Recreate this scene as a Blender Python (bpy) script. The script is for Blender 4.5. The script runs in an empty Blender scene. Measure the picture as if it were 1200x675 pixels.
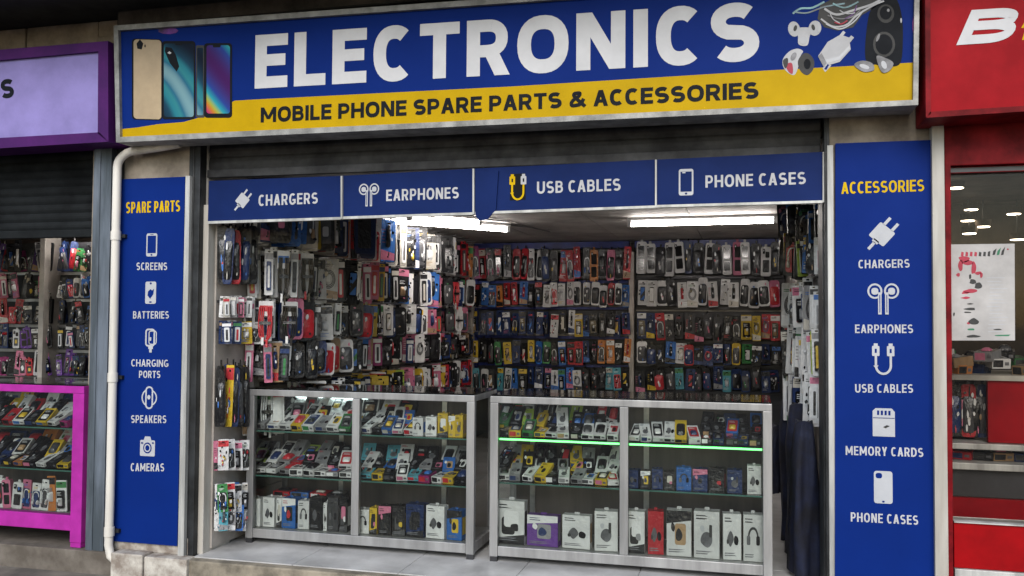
import bpy, bmesh, math, random
from mathutils import Vector, Matrix
R = math.radians
S = bpy.context.scene
COL = S.collection
rnd = random.Random(7)

# ------------------------------------------------------------------ camera
F, YAW, PITCH, ROLL = 1050.0, 0.255009, 0.035378, 0.006342
D = 4.4
_cy, _sy = math.cos(YAW), math.sin(YAW)
_r = Vector((_cy, _sy, 0))
_f = Vector((-_sy*math.cos(PITCH), _cy*math.cos(PITCH), math.sin(PITCH)))
_u = _r.cross(_f)
_c, _s = math.cos(ROLL), math.sin(ROLL)
CR, CU, CF = _c*_r + _s*_u, -_s*_r + _c*_u, _f

def ray(px, py):
    return CR*((px-600)/F) + CU*(-(py-337.5)/F) + CF
_k = ray(225, 656)
EYE = Vector((0, -D, 0)); EYE.z = -_k.z*(D-0.08)/_k.y      # shop floor is z = 0, its front edge at y = -0.08

def at(px, py, Y=0.0):          # the point of the plane y = Y that stands at this place of the frontage
    d = ray(px, py); return EYE + d*((Y-EYE.y)/d.y)
def atz(px, py, Z):
    d = ray(px, py); return EYE + d*((Z-EYE.z)/d.z)
def atx(px, py, X):
    d = ray(px, py); return EYE + d*((X-EYE.x)/d.x)

cam = bpy.data.cameras.new('camera'); co = bpy.data.objects.new('camera', cam); COL.objects.link(co)
cam.sensor_width = 36; cam.lens = 36*F/1200; cam.clip_end = 2000; cam.clip_start = 0.05
co.matrix_world = Matrix(((CR.x, CU.x, -CF.x, EYE.x), (CR.y, CU.y, -CF.y, EYE.y), (CR.z, CU.z, -CF.z, EYE.z), (0, 0, 0, 1)))
S.camera = co

# ------------------------------------------------------------------ light
w = bpy.data.worlds.new('World'); S.world = w; w.use_nodes = True
nt = w.node_tree; nt.nodes.clear()
sky = nt.nodes.new('ShaderNodeTexSky'); sky.sky_type = 'NISHITA'; sky.sun_disc = False
SUN_EL, SUN_AZ = R(36), R(172)
sky.sun_elevation = SUN_EL; sky.sun_rotation = SUN_AZ; sky.air_density = 1.2; sky.dust_density = 1.2; sky.ozone_density = 1.0
bg = nt.nodes.new('ShaderNodeBackground'); bg.inputs[1].default_value = 0.09
wo = nt.nodes.new('ShaderNodeOutputWorld')
nt.links.new(sky.outputs[0], bg.inputs[0]); nt.links.new(bg.outputs[0], wo.inputs[0])
sl = bpy.data.lights.new('sun', 'SUN'); sl.energy = 1.25; sl.angle = R(40); sl.color = (1, .985, .955)
so = bpy.data.objects.new('sun', sl); COL.objects.link(so)
sdir = Vector((math.sin(SUN_AZ)*math.cos(SUN_EL), math.cos(SUN_AZ)*math.cos(SUN_EL), math.sin(SUN_EL)))
so.rotation_euler = sdir.to_track_quat('Z', 'Y').to_euler(); so.location = (0, -8, 12)
S.view_settings.view_transform = 'Standard'; S.view_settings.look = 'None'; S.view_settings.gamma = 1
S.view_settings.exposure = 1.05
S.cycles.max_bounces = 6; S.cycles.transparent_max_bounces = 16; S.cycles.sample_clamp_indirect = 4
S.cycles.caustics_reflective = False; S.cycles.caustics_refractive = False
S.cycles.use_denoising = True

# ------------------------------------------------------------------ materials
MATS = {}
def mat(name, col, rough=.5, metal=0, vary=.12, scale=6, bump=0, col2=None, spec=.5, coat=0, streak=False, fine=0):
    if name in MATS: return MATS[name]
    m = bpy.data.materials.new(name); m.use_nodes = True; n = m.node_tree.nodes; l = m.node_tree.links
    b = n['Principled BSDF']; b.inputs['Roughness'].default_value = rough; b.inputs['Metallic'].default_value = metal
    b.inputs['Specular IOR Level'].default_value = spec; b.inputs['Coat Weight'].default_value = coat
    tc = n.new('ShaderNodeTexCoord'); mp = n.new('ShaderNodeMapping'); l.new(tc.outputs['Object'], mp.inputs[0])
    if streak: mp.inputs['Scale'].default_value = (1, 1, .12)
    no = n.new('ShaderNodeTexNoise'); no.inputs['Scale'].default_value = scale; no.inputs['Detail'].default_value = 6; no.inputs['Roughness'].default_value = .62
    l.new(mp.outputs[0], no.inputs[0])
    rp = n.new('ShaderNodeValToRGB'); rp.color_ramp.elements[0].position = .38; rp.color_ramp.elements[1].position = .66
    l.new(no.outputs[0], rp.inputs[0])
    c2 = col2 or tuple(max(0, c*(1-vary*2.2)) for c in col)
    c1 = tuple(min(1, c*(1+vary*.4)) for c in col)
    rp.color_ramp.elements[0].color = (*c2, 1); rp.color_ramp.elements[1].color = (*c1, 1)
    l.new(rp.outputs[0], b.inputs['Base Color'])
    mr = n.new('ShaderNodeMapRange'); mr.inputs[3].default_value = min(1, rough*1.3); mr.inputs[4].default_value = rough*.8
    l.new(no.outputs[0], mr.inputs[0]); l.new(mr.outputs[0], b.inputs['Roughness'])
    if bump:
        bp = n.new('ShaderNodeBump'); bp.inputs['Strength'].default_value = bump; bp.inputs['Distance'].default_value = .01
        if fine:
            n2 = n.new('ShaderNodeTexNoise'); n2.inputs['Scale'].default_value = fine; n2.inputs['Detail'].default_value = 4
            l.new(mp.outputs[0], n2.inputs[0]); l.new(n2.outputs[0], bp.inputs['Height'])
        else: l.new(no.outputs[0], bp.inputs['Height'])
        l.new(bp.outputs[0], b.inputs['Normal'])
    MATS[name] = m; return m

def glow(name, col, strength):
    m = bpy.data.materials.new(name); m.use_nodes = True; b = m.node_tree.nodes['Principled BSDF']
    b.inputs['Base Color'].default_value = (.8, .8, .8, 1); b.inputs['Emission Color'].default_value = (*col, 1); b.inputs['Emission Strength'].default_value = strength
    MATS[name] = m; return m

def glass(name, tint, refl=1.0, rough=.02):
    m = bpy.data.materials.new(name); m.use_nodes = True; n = m.node_tree.nodes; l = m.node_tree.links; n.clear()
    o = n.new('ShaderNodeOutputMaterial'); mx = n.new('ShaderNodeMixShader'); t = n.new('ShaderNodeBsdfTransparent'); g = n.new('ShaderNodeBsdfGlossy')
    fr = n.new('ShaderNodeFresnel'); fr.inputs[0].default_value = 1.5; ml = n.new('ShaderNodeMath'); ml.operation = 'MULTIPLY'; ml.inputs[1].default_value = refl
    no = n.new('ShaderNodeTexNoise'); no.inputs['Scale'].default_value = 3; no.inputs['Detail'].default_value = 5
    tc = n.new('ShaderNodeTexCoord'); l.new(tc.outputs['Object'], no.inputs[0])
    mr = n.new('ShaderNodeMapRange'); mr.inputs[1].default_value = .4; mr.inputs[2].default_value = .75; mr.inputs[3].default_value = rough; mr.inputs[4].default_value = rough+.12
    l.new(no.outputs[0], mr.inputs[0]); l.new(mr.outputs[0], g.inputs['Roughness'])
    t.inputs[0].default_value = (*tint, 1)
    l.new(fr.outputs[0], ml.inputs[0]); l.new(ml.outputs[0], mx.inputs[0]); l.new(t.outputs[0], mx.inputs[1]); l.new(g.outputs[0], mx.inputs[2]); l.new(mx.outputs[0], o.inputs[0])
    MATS[name] = m; return m

PAL = {'k': ((.006, .006, .008), 'black'), 'K': ((.05, .05, .055), 'charcoal'), 'w': ((.72, .72, .72), 'white'), 'W': ((.55, .52, .46), 'cream'),
       'r': ((.45, .02, .03), 'red'), 'p': ((.55, .16, .26), 'pink'), 'm': ((.30, .02, .14), 'magenta'), 'y': ((.62, .42, .03), 'yellow'), 'b': ((.03, .14, .45), 'blue'),
       'n': ((.012, .03, .11), 'navy'), 'g': ((.04, .20, .06), 'green'), 'o': ((.55, .20, .05), 'orange'), 't': ((.36, .23, .12), 'tan'),
       'u': ((.14, .05, .28), 'purple'), 'c': ((.10, .36, .44), 'cyan'), 'e': ((.26, .26, .27), 'grey'), 'l': ((.35, .48, .08), 'lime')}

def crinkle(m, b, s=38, k=.35):        # loose plastic film: uneven gloss
    n = m.node_tree.nodes; l = m.node_tree.links; tc = n.new('ShaderNodeTexCoord'); no = n.new('ShaderNodeTexNoise'); no.inputs['Scale'].default_value = s; no.inputs['Detail'].default_value = 3
    l.new(tc.outputs['Object'], no.inputs[0]); bp = n.new('ShaderNodeBump'); bp.inputs['Strength'].default_value = k; bp.inputs['Distance'].default_value = .02
    l.new(no.outputs[0], bp.inputs['Height']); l.new(bp.outputs[0], b.inputs['Normal']); b.inputs['Coat Weight'].default_value = .3; b.inputs['Coat Roughness'].default_value = .08; l.new(bp.outputs[0], b.inputs['Coat Normal'])
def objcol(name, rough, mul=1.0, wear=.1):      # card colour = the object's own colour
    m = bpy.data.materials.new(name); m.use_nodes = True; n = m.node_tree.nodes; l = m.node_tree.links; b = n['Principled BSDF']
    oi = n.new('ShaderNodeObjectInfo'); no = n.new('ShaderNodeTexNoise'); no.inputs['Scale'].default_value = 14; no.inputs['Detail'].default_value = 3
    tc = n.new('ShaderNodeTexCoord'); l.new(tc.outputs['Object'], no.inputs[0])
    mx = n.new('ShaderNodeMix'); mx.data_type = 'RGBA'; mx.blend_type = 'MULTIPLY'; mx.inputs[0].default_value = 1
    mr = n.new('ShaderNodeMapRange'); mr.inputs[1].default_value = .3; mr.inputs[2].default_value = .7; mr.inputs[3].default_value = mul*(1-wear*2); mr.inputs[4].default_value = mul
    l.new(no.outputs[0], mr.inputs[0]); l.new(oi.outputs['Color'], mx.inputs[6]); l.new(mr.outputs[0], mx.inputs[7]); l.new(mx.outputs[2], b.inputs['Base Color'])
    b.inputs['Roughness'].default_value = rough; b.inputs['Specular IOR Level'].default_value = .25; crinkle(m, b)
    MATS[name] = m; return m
def rndcol(name, cols, k, rough):               # print colour picked per object from a palette
    m = bpy.data.materials.new(name); m.use_nodes = True; n = m.node_tree.nodes; l = m.node_tree.links; b = n['Principled BSDF']
    oi = n.new('ShaderNodeObjectInfo'); a = n.new('ShaderNodeMath'); a.operation = 'MULTIPLY'; a.inputs[1].default_value = k
    fr = n.new('ShaderNodeMath'); fr.operation = 'FRACT'; l.new(oi.outputs['Random'], a.inputs[0]); l.new(a.outputs[0], fr.inputs[0])
    rp = n.new('ShaderNodeValToRGB'); rp.color_ramp.interpolation = 'CONSTANT'
    e = rp.color_ramp.elements
    for i, c in enumerate(cols):
        x = e[i] if i < 2 else e.new(i/len(cols))
        x.position = i/len(cols); x.color = (*PAL[c][0], 1)
    l.new(fr.outputs[0], rp.inputs[0]); l.new(rp.outputs[0], b.inputs['Base Color']); b.inputs['Roughness'].default_value = rough; crinkle(m, b)
    MATS[name] = m; return m
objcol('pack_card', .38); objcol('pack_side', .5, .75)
rndcol('print_bright', 'wkrwkpwykbWg', 7.0, .35)
rndcol('print_dark', 'kknkKkkKkr', 13.0, .3)
rndcol('print_mid', 'ewkbwrktyWnp', 29.0, .35)
mat('glossy_black', (.012, .012, .014), .12, vary=.3)
mat('plastic_white', (.72, .73, .74), .3, vary=.08, scale=20)
mat('plastic_clear_rim', (.5, .5, .52), .15, vary=.1)

mat('blue_print', (.0028, .021, .17), .5, vary=.05, scale=2, bump=.03, spec=.06)
mat('blue_header', (.008, .022, .11), .45, vary=.08, scale=3, bump=.05, spec=.06)
mat('white_print', (.50, .50, .52), .45, vary=.06, scale=8, spec=.06)
mat('sign_white', (.62, .62, .64), .45, vary=.06, scale=4, spec=.06)
mat('yellow_print', (.66, .43, .005), .42, vary=.07, scale=3, spec=.06)
mat('yellow_band', (.50, .315, .003), .4, vary=.05, scale=5, bump=.03, spec=.06)
mat('black_print', (.012, .014, .018), .45, spec=.06)
mat('sign_frame', (.33, .325, .31), .5, .3, vary=.22, scale=9, bump=.1)
mat('white_frame', (.55, .55, .53), .45, .1, vary=.2, scale=12, streak=True)
mat('plaster', (.34, .29, .23), .85, vary=.25, scale=5, bump=.5, col2=(.17, .14, .11))
mat('plaster_low', (.50, .47, .42), .85, vary=.25, scale=11, bump=.6, col2=(.22, .18, .15))
mat('post_white', (.50, .48, .44), .6, vary=.18, scale=7, bump=.2, col2=(.32, .29, .25), streak=True)
mat('post_blue', (.17, .20, .25), .5, .2, vary=.22, scale=8, bump=.2, col2=(.055, .07, .085), streak=True)
mat('dark_steel', (.035, .038, .042), .5, .4, vary=.3, scale=7, bump=.2)
mat('shutter', (.05, .05, .052), .62, .1, vary=.35, scale=5, bump=.15, col2=(.014, .014, .016))
mat('shutter_blue', (.009, .011, .0125), .75, .0, vary=.4, scale=5, bump=.15, col2=(.003, .004, .005), spec=.2)
mat('soffit', (.018, .017, .016), .9, vary=.4, scale=4, bump=.4)
mat('beam', (.05, .04, .035), .85, vary=.35, scale=5, bump=.5)
mat('pipe_cream', (.68, .65, .60), .5, vary=.2, scale=5, bump=.15, col2=(.46, .43, .38), streak=True)
mat('aluminium', (.38, .38, .385), .42, .6, vary=.16, scale=10, bump=.08, streak=True)
mat('alu_bright', (.56, .56, .55), .3, .7, vary=.14, scale=14)
mat('marble', (.56, .555, .55), .3, vary=.16, scale=2.4, col2=(.33, .325, .32))
mat('step_stone', (.15, .13, .11), .8, vary=.3, scale=7, bump=.4, col2=(.09, .075, .06))
mat('pavement', (.17, .15, .125), .85, vary=.3, scale=5, bump=.4, col2=(.09, .08, .07))
mat('kerb_trim', (.30, .26, .20), .75, vary=.25, scale=8, bump=.3)
mat('room_wall', (.34, .32, .30), .7, vary=.15, scale=3)
mat('slatwall', (.46, .43, .38), .5, vary=.15, scale=4)
mat('slatwall_dark', (.035, .036, .042), .5, vary=.2, scale=4)
mat('rack_blue', (.012, .03, .22), .4, vary=.2, scale=6)
mat('rail', (.05, .05, .055), .4, .5)
mat('wire', (.35, .35, .36), .35, .8)
mat('upright', (.48, .44, .40), .5, .2, vary=.12)
mat('ceiling', (.40, .37, .35), .7, vary=.18, scale=2.5, bump=.05)
mat('cabinet_back', (.115, .095, .08), .45, vary=.3, scale=4, streak=True)
mat('cabinet_floor', (.30, .30, .29), .5, vary=.12)
mat('magenta_paint', (.40, .026, .31), .55, spec=.15, vary=.10, scale=8, bump=.06)
mat('purple_paint', (.07, .012, .11), .5, spec=.12, vary=.28, scale=5, col2=(.05, .012, .09))
mat('lilac_panel', (.27, .23, .52), .55, spec=.1, vary=.09, scale=4)
mat('red_panel', (.33, .004, .010), .45, spec=.08, vary=.12, scale=4, bump=.03)
mat('red_frame', (.22, .005, .010), .5, spec=.12, vary=.25, scale=7, bump=.06)
mat('red_base', (.33, .003, .006), .45, spec=.1, vary=.12, scale=5)
mat('navy_cloth', (.004, .008, .032), .75, vary=.5, scale=9, bump=.6, col2=(.004, .004, .010))
mat('paper', (.46, .44, .43), .7, vary=.10, scale=6)
mat('red_ink', (.42, .03, .06), .6); mat('dark_ink', (.03, .03, .03), .6); mat('green_ink', (.03, .2, .1), .6)
mat('brown_ceiling', (.30, .23, .18), .6, vary=.3, scale=2); mat('brown_wall', (.09, .065, .05), .6, vary=.25, scale=3)
mat('gold_print', (.44, .33, .20), .35, vary=.1, scale=4)
mat('teal_print', (.03, .14, .18), .3, vary=.8, scale=7, col2=(.004, .012, .03))
mat('violet_print', (.20, .03, .20), .3, vary=.7, scale=6, col2=(.02, .03, .14))
mat('teal_light', (.10, .30, .34), .35, vary=.4, scale=9); mat('orange_print', (.50, .16, .05), .35, vary=.2)
mat('grey_print', (.20, .20, .22), .4, vary=.3, scale=10); mat('pink_stain', (.52, .03, .26), .45, vary=.3, scale=8)
mat('violet_stain', (.14, .02, .24), .45, vary=.4, scale=8); mat('icon_grey', (.46, .47, .50), .45, vary=.05)
glass('counter_glass', (.92, .965, .95), 1.5); glass('shelf_glass', (.80, .90, .87), 1.0); glass('window_glass', (.80, .78, .75), .6)
mat('glass_edge', (.06, .16, .13), .15)
glow('tube_glow', (1, .93, .87), 27.0); glow('green_led', (.03, 1, .09), 1.6); glow('white_led', (.8, 1, .97), 4.0); glow('spot_glow', (1, .85, .65), 6.0)

def art(name, stops, scale, dist, ang):       # printed wallpaper picture on a handset screen
    m = bpy.data.materials.new(name); m.use_nodes = True; n = m.node_tree.nodes; l = m.node_tree.links; b = n['Principled BSDF']; b.inputs['Roughness'].default_value = .35; b.inputs['Specular IOR Level'].default_value = .1
    tc = n.new('ShaderNodeTexCoord'); mp = n.new('ShaderNodeMapping'); mp.inputs['Rotation'].default_value = (0, ang, 0); l.new(tc.outputs['Object'], mp.inputs[0])
    wv = n.new('ShaderNodeTexWave'); wv.inputs['Scale'].default_value = scale; wv.inputs['Distortion'].default_value = dist; wv.inputs['Detail'].default_value = 2; wv.inputs['Detail Scale'].default_value = 1.2; l.new(mp.outputs[0], wv.inputs[0])
    rp = n.new('ShaderNodeValToRGB'); e = rp.color_ramp.elements; l.new(wv.outputs['Fac'], rp.inputs[0]); l.new(rp.outputs[0], b.inputs['Base Color'])
    for i, (q, c) in enumerate(stops):
        x = e[i] if i < 2 else e.new(q)
        x.position = q; x.color = (*c, 1)
    MATS[name] = m
art('aurora_art', [(0, (.004, .008, .02)), (1, (.16, .30, .34)), (.35, (.01, .05, .09)), (.55, (.02, .17, .22)), (.75, (.03, .20, .23)), (.88, (.02, .12, .2))], .75, 4, .7)
art('rainbow_art', [(0, (.05, .008, .09)), (1, (.10, .01, .14)), (.25, (.02, .05, .25)), (.42, (.02, .28, .33)), (.54, (.30, .36, .06)), (.64, (.5, .17, .02)), (.76, (.40, .03, .12)), (.88, (.16, .015, .22))], .55, 1.5, .8)

# ------------------------------------------------------------------ mesh helper
class MB:
    def __init__(s): s.v = []; s.f = []; s.mi = []; s.mats = []; s.sm = []
    def m(s, name):
        if name not in s.mats: s.mats.append(name)
        return s.mats.index(name)
    def add(s, vs, fs, m, smooth=False):
        o = len(s.v); s.v += [tuple(v) for v in vs]; k = s.m(m)
        for f in fs: s.f.append([i+o for i in f]); s.mi.append(k); s.sm.append(smooth)
    def box(s, x0, x1, y0, y1, z0, z1, m, top=None):
        vs = [(x, y, z) for z in (z0, z1) for y in (y0, y1) for x in (x0, x1)]
        s.add(vs, [(0, 2, 3, 1), (4, 5, 7, 6), (0, 1, 5, 4), (2, 6, 7, 3), (0, 4, 6, 2), (1, 3, 7, 5)], m)
    def hexa(s, p, m):    # p: front bl, br, tr, tl then back bl, br, tr, tl
        s.add(p, [(0, 1, 2, 3), (5, 4, 7, 6), (4, 0, 3, 7), (1, 5, 6, 2), (3, 2, 6, 7), (4, 5, 1, 0)], m)
    def poly(s, pts, y, m):     # flat face in a y = const plane, front towards -y (points counter-clockwise seen from the street)
        s.add([(x, y, z) for x, z in pts], [tuple(range(len(pts)))], m)
    def slab(s, pts, y0, y1, m, side=None):     # outline with thickness, y0 the front
        n = len(pts); vs = [(x, y0, z) for x, z in pts] + [(x, y1, z) for x, z in pts]
        s.add(vs, [tuple(range(n)), tuple(range(2*n-1, n-1, -1))], m)
        s.add(vs, [(i, i+n, (i+1) % n+n, (i+1) % n) for i in range(n)], side or m)
    def dome(s, pts, y0, h, m, rings=3):
        cx = sum(p[0] for p in pts)/len(pts); cz = sum(p[1] for p in pts)/len(pts); n = len(pts); vs = []; fs = []
        for k in range(rings):
            a = k/rings*math.pi/2; q = math.cos(a)*.75+.25*(1-k/rings)
            vs += [(cx+(x-cx)*q, y0-h*math.sin(a), cz+(z-cz)*q) for x, z in pts]
        vs.append((cx, y0-h, cz))
        for k in range(rings-1):
            fs += [(k*n+i, k*n+(i+1) % n, (k+1)*n+(i+1) % n, (k+1)*n+i) for i in range(n)]
        fs += [((rings-1)*n+i, (rings-1)*n+(i+1) % n, rings*n) for i in range(n)]
        s.add(vs, fs, m, True)
    def tube(s, pts, r, m, seg=10, cap=True):
        pts = [Vector(p) for p in pts]; vs = []; fs = []; n = len(pts); up = None
        for i, p in enumerate(pts):
            t = (pts[min(i+1, n-1)]-pts[max(i-1, 0)]).normalized()
            if up is None: up = Vector((0, 0, 1)) if abs(t.z) < .9 else Vector((1, 0, 0))
            a = t.cross(up).normalized(); b = a.cross(t).normalized(); up = b
            rr = r[i] if isinstance(r, (list, tuple)) else r
            vs += [p+(a*math.cos(2*math.pi*k/seg)+b*math.sin(2*math.pi*k/seg))*rr for k in range(seg)]
        for i in range(n-1):
            fs += [(i*seg+k, i*seg+(k+1) % seg, (i+1)*seg+(k+1) % seg, (i+1)*seg+k) for k in range(seg)]
        s.add(vs, fs, m, True)
        if cap: s.add(vs, [tuple(range(seg-1, -1, -1)), tuple((n-1)*seg+k for k in range(seg))], m)
    def mesh(s, name, bev=0, normals=True):
        me = bpy.data.meshes.new(name); me.from_pydata(s.v, [], s.f)
        for m in s.mats: me.materials.append(MATS[m])
        me.polygons.foreach_set('material_index', s.mi); me.polygons.foreach_set('use_smooth', s.sm); me.update()
        if bev or normals:
            b = bmesh.new(); b.from_mesh(me)
            if bev:
                bmesh.ops.bevel(b, geom=[e for e in b.edges if len(e.link_faces) == 2 and e.calc_face_angle(0) > .6], offset=bev, segments=2, affect='EDGES', profile=.6)
            b.to_mesh(me); b.free()
        return me
    def obj(s, name, parent=None, bev=0, loc=None):
        o = bpy.data.objects.new(name, s.mesh(name, bev)); COL.objects.link(o)
        if parent:
            o.parent = parent; o.location = -Vector(parent.location) if loc is None else loc
        elif loc is not None: o.location = loc
        return o

def tag(o, label, cat, group=None, kind=None):
    o['label'] = label; o['category'] = cat
    if group: o['group'] = group
    if kind: o['kind'] = kind
    return o
def thing(name, label, cat, loc=(0, 0, 0), group=None):
    o = bpy.data.objects.new(name, None); COL.objects.link(o); o.location = loc; o.empty_display_size = .1
    return tag(o, label, cat, group)
def struct(o): o['kind'] = 'structure'; return o

# ------------------------------------------------------------------ lettering
GW = {'A': .62, 'B': .58, 'C': .57, 'D': .62, 'E': .51, 'G': .62, 'H': .63, 'I': .0, 'K': .60, 'L': .48, 'M': .80, 'N': .63, 'O': .68, 'P': .56, 'R': .59,
      'S': .58, 'T': .56, 'U': .62, 'Y': .58, '&': .70, ' ': .18}
def catmull(p, n=7):
    out = []
    q = [p[0]] + list(p) + [p[-1]]
    for i in range(1, len(q)-2):
        for k in range(n):
            t = k/n
            out.append(tuple(.5*(2*q[i][j] + (q[i+1][j]-q[i-1][j])*t + (2*q[i-1][j]-5*q[i][j]+4*q[i+1][j]-q[i+2][j])*t*t + (3*q[i][j]-q[i-1][j]-3*q[i+1][j]+q[i+2][j])*t**3) for j in (0, 1)))
    return out + [p[-1]]
def stroke(path, w, closed=False):
    quads = []; n = len(path); L = []; Rr = []
    for i in range(n):
        a = Vector(path[(i-1) % n] if closed or i else path[i]); b = Vector(path[(i+1) % n] if closed or i < n-1 else path[i])
        t = (b-a).normalized(); nn = Vector((-t.y, t.x)); k = 1.0
        if (closed or 0 < i < n-1):
            t1 = (Vector(path[i])-a).normalized(); k = 1/max(.45, abs(t1.dot(t)))
        p = Vector(path[i]); L.append(p+nn*w/2*k); Rr.append(p-nn*w/2*k)
    for i in range(n if closed else n-1):
        j = (i+1) % n; quads.append([tuple(Rr[i]), tuple(Rr[j]), tuple(L[j]), tuple(L[i])])
    return quads
def sup(cx, cy, rx, ry, a0, a1, n=22, e=2.35):
    o = []
    for i in range(n+1):
        a = math.radians(a0+(a1-a0)*i/n); c, s = math.cos(a), math.sin(a)
        o.append((cx+rx*math.copysign(abs(c)**(2/e), c), cy+ry*math.copysign(abs(s)**(2/e), s)))
    return o
def rect(x0, x1, y0, y1): return [[(x0, y0), (x1, y0), (x1, y1), (x0, y1)]]
def par(xb, xt, w, y0=0, y1=1): return [[(xb, y0), (xb+w, y0), (xt+w, y1), (xt, y1)]]
def glyph(ch, W, w):        # list of strokes, each a list of quads; cap height 1
    h = w/2; t = w*.88; ht = t/2
    V = lambda x: rect(x, x+w, 0, 1)
    if ch == 'I': return [V(0)]
    if ch == 'E': return [V(0), rect(w, W, 1-t, 1), rect(w, W*.93, .5-ht+.02, .5+ht+.02), rect(w, W, 0, t)]
    if ch == 'L': return [V(0), rect(w, W, 0, t)]
    if ch == 'T': return [rect(0, W, 1-t, 1), rect(W/2-h, W/2+h, 0, 1-t)]
    if ch == 'H': return [V(0), V(W-w), rect(w, W-w, .5-ht, .5+ht)]
    if ch == 'N': return [V(0), V(W-w), par(W-w*1.12, 0, w*1.12)]
    if ch == 'M': return [V(0), V(W-w), par(W/2-w*.5, 0, w, .22, 1), par(W/2-w*.5, W-w, w, .22, 1)]
    if ch == 'A': return [par(0, W/2-w*.56, w*1.06), par(W-w*1.06, W/2-w*.5, w*1.06), rect(W*.24, W*.76, .22, .22+t*.9)]
    if ch == 'K': return [V(0), par(w*.8, W-w*1.15, w*1.15, .36, 1), par(W-w*1.15, w*1.1, w*1.15, 0, .62)]
    if ch == 'Y': return [rect(W/2-h, W/2+h, 0, .45), par(W/2-w*.55, 0, w*1.1, .40, 1), par(W/2-w*.55, W-w*1.1, w*1.1, .40, 1)]
    if ch == 'O': return [stroke(sup(W/2, .5, W/2-h, .5+.012-h, 0, 360-12, 29), w, True)]
    if ch == 'C': return [stroke(sup(W*.53, .5, W*.53-h, .512-h, 50, 310, 24), w)]
    if ch == 'G': return [stroke(sup(W*.52, .5, W*.52-h, .512-h, 52, 322, 24), w), rect(W-w, W, .12, .50), rect(W*.52, W-w, .50-t, .50)]
    if ch == 'U': return [stroke([(h, 1)]+sup(W/2, .36, W/2-h, .37-h, 180, 360, 16)+[(W-h, 1)], w)]
    if ch == 'D': return [V(0), stroke([(w*.9, 1-ht)]+sup(W*.36, .5, W*.64-h, .5-ht, 90, -90, 18)+[(w*.9, ht)], w)]
    def bowl(y0, y1, WW): return stroke([(w*.9, y1)]+sup(WW*.5, (y0+y1)/2, WW*.5-h, (y1-y0)/2, 90, -90, 14)+[(w*.9, y0)], t)
    if ch == 'P': return [V(0), bowl(.42, 1-ht, W)]
    if ch == 'R': return [V(0), bowl(.44, 1-ht, W*.97), par(W-w*1.12, W*.38, w*1.12, 0, .44)]
    if ch == 'B': return [V(0), bowl(.53, 1-ht, W*.94), bowl(ht, .53, W)]
    if ch == 'S':
        q = (.5-h)/2; return [stroke(sup(W/2, .5+q, W/2-h, q+.006, 38, 246, 16, 2.15)+sup(W/2, .5-q, W/2-h, q+.006, 66, -142, 16, 2.15), w*.98)]
    if ch == '&': return [stroke(catmull([(W*.97, .03), (W*.62, .36), (W*.31, .68), (W*.30, .84), (W*.46, 1-h), (W*.64, .86), (W*.58, .69), (W*.26, .47), (h, .26), (W*.18, .07+h*.4), (W*.42, h), (W*.70, .20), (W*.88, .52)]), w*.9)]
    return []
def text(mb, s, p0, p1, H, w, m, slant=0, gap=.13, dy=-.0012, H1=None):
    """s fills the baseline from p0 to p1 (world points in one y plane) with cap height H at p0 and H1 at p1."""
    p0, p1 = Vector(p0), Vector(p1); L = (p1-p0).length/((H+(H1 or H))/2); H1 = H1 or H
    gaps = gap*(len(s)-1); nI = sum(w for c in s if c == 'I'); k = (L-gaps-nI)/sum(GW[c] for c in s)
    x = 0; words = mb if isinstance(mb, list) else None; n_ = 0
    if words is not None: words.append(MB()); mb = words[-1]
    for c in s:
        if c == ' ' and words is not None: words.append(MB()); mb = words[-1]
        W = w if c == 'I' else GW[c]*k
        for i, st in enumerate(glyph(c, W, w)):
            for q in st:
                vs = []; n_ += 1
                for a, b in q:
                    u = (x+a+slant*b)/L; hh = H+(H1-H)*u; p = p0.lerp(p1, u)
                    vs.append((p.x, p.y+dy-i*.0002-(n_ % 40)*.00001, p.z+b*hh))
                mb.add(vs, [(0, 1, 2, 3)], m)
        x += W+gap
def pxtext(mb, s, x0, y0, x1, y1, cap, w, m, Y, cap1=None, **k):
    a, b = at(x0, y0, Y), at(x1, y1, Y)
    text(mb, s, a, b, (at(x0, y0-cap, Y)-a).length, w, m, H1=(at(x1, y1-(cap1 or cap), Y)-b).length, **k)

def letters(parent, name, *a, **k):       # each word a part of its own
    ws = []; pxtext(ws, *a, **k)
    for m_ in ws:
        if m_.f: m_.obj(name, parent)
def rrect(x0, x1, z0, z1, r, n=4):
    o = []
    for cx, cz, a in ((x1-r, z0+r, -90), (x1-r, z1-r, 0), (x0+r, z1-r, 90), (x0+r, z0+r, 180)):
        for i in range(n+1):
            t = math.radians(a+90*i/n); o.append((cx+r*math.cos(t), cz+r*math.sin(t)))
    return o
def blob(rg, cx, cz, rx, rz, n=7, j=.45):
    p = [(cx+rx*math.cos(2*math.pi*i/n)*(1-j*rg.random()), cz+rz*math.sin(2*math.pi*i/n)*(1-j*rg.random())) for i in range(n)]
    q = p+p[:3]; out = []
    c = catmull(q, 4)
    return c[4:4+4*n]

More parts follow.
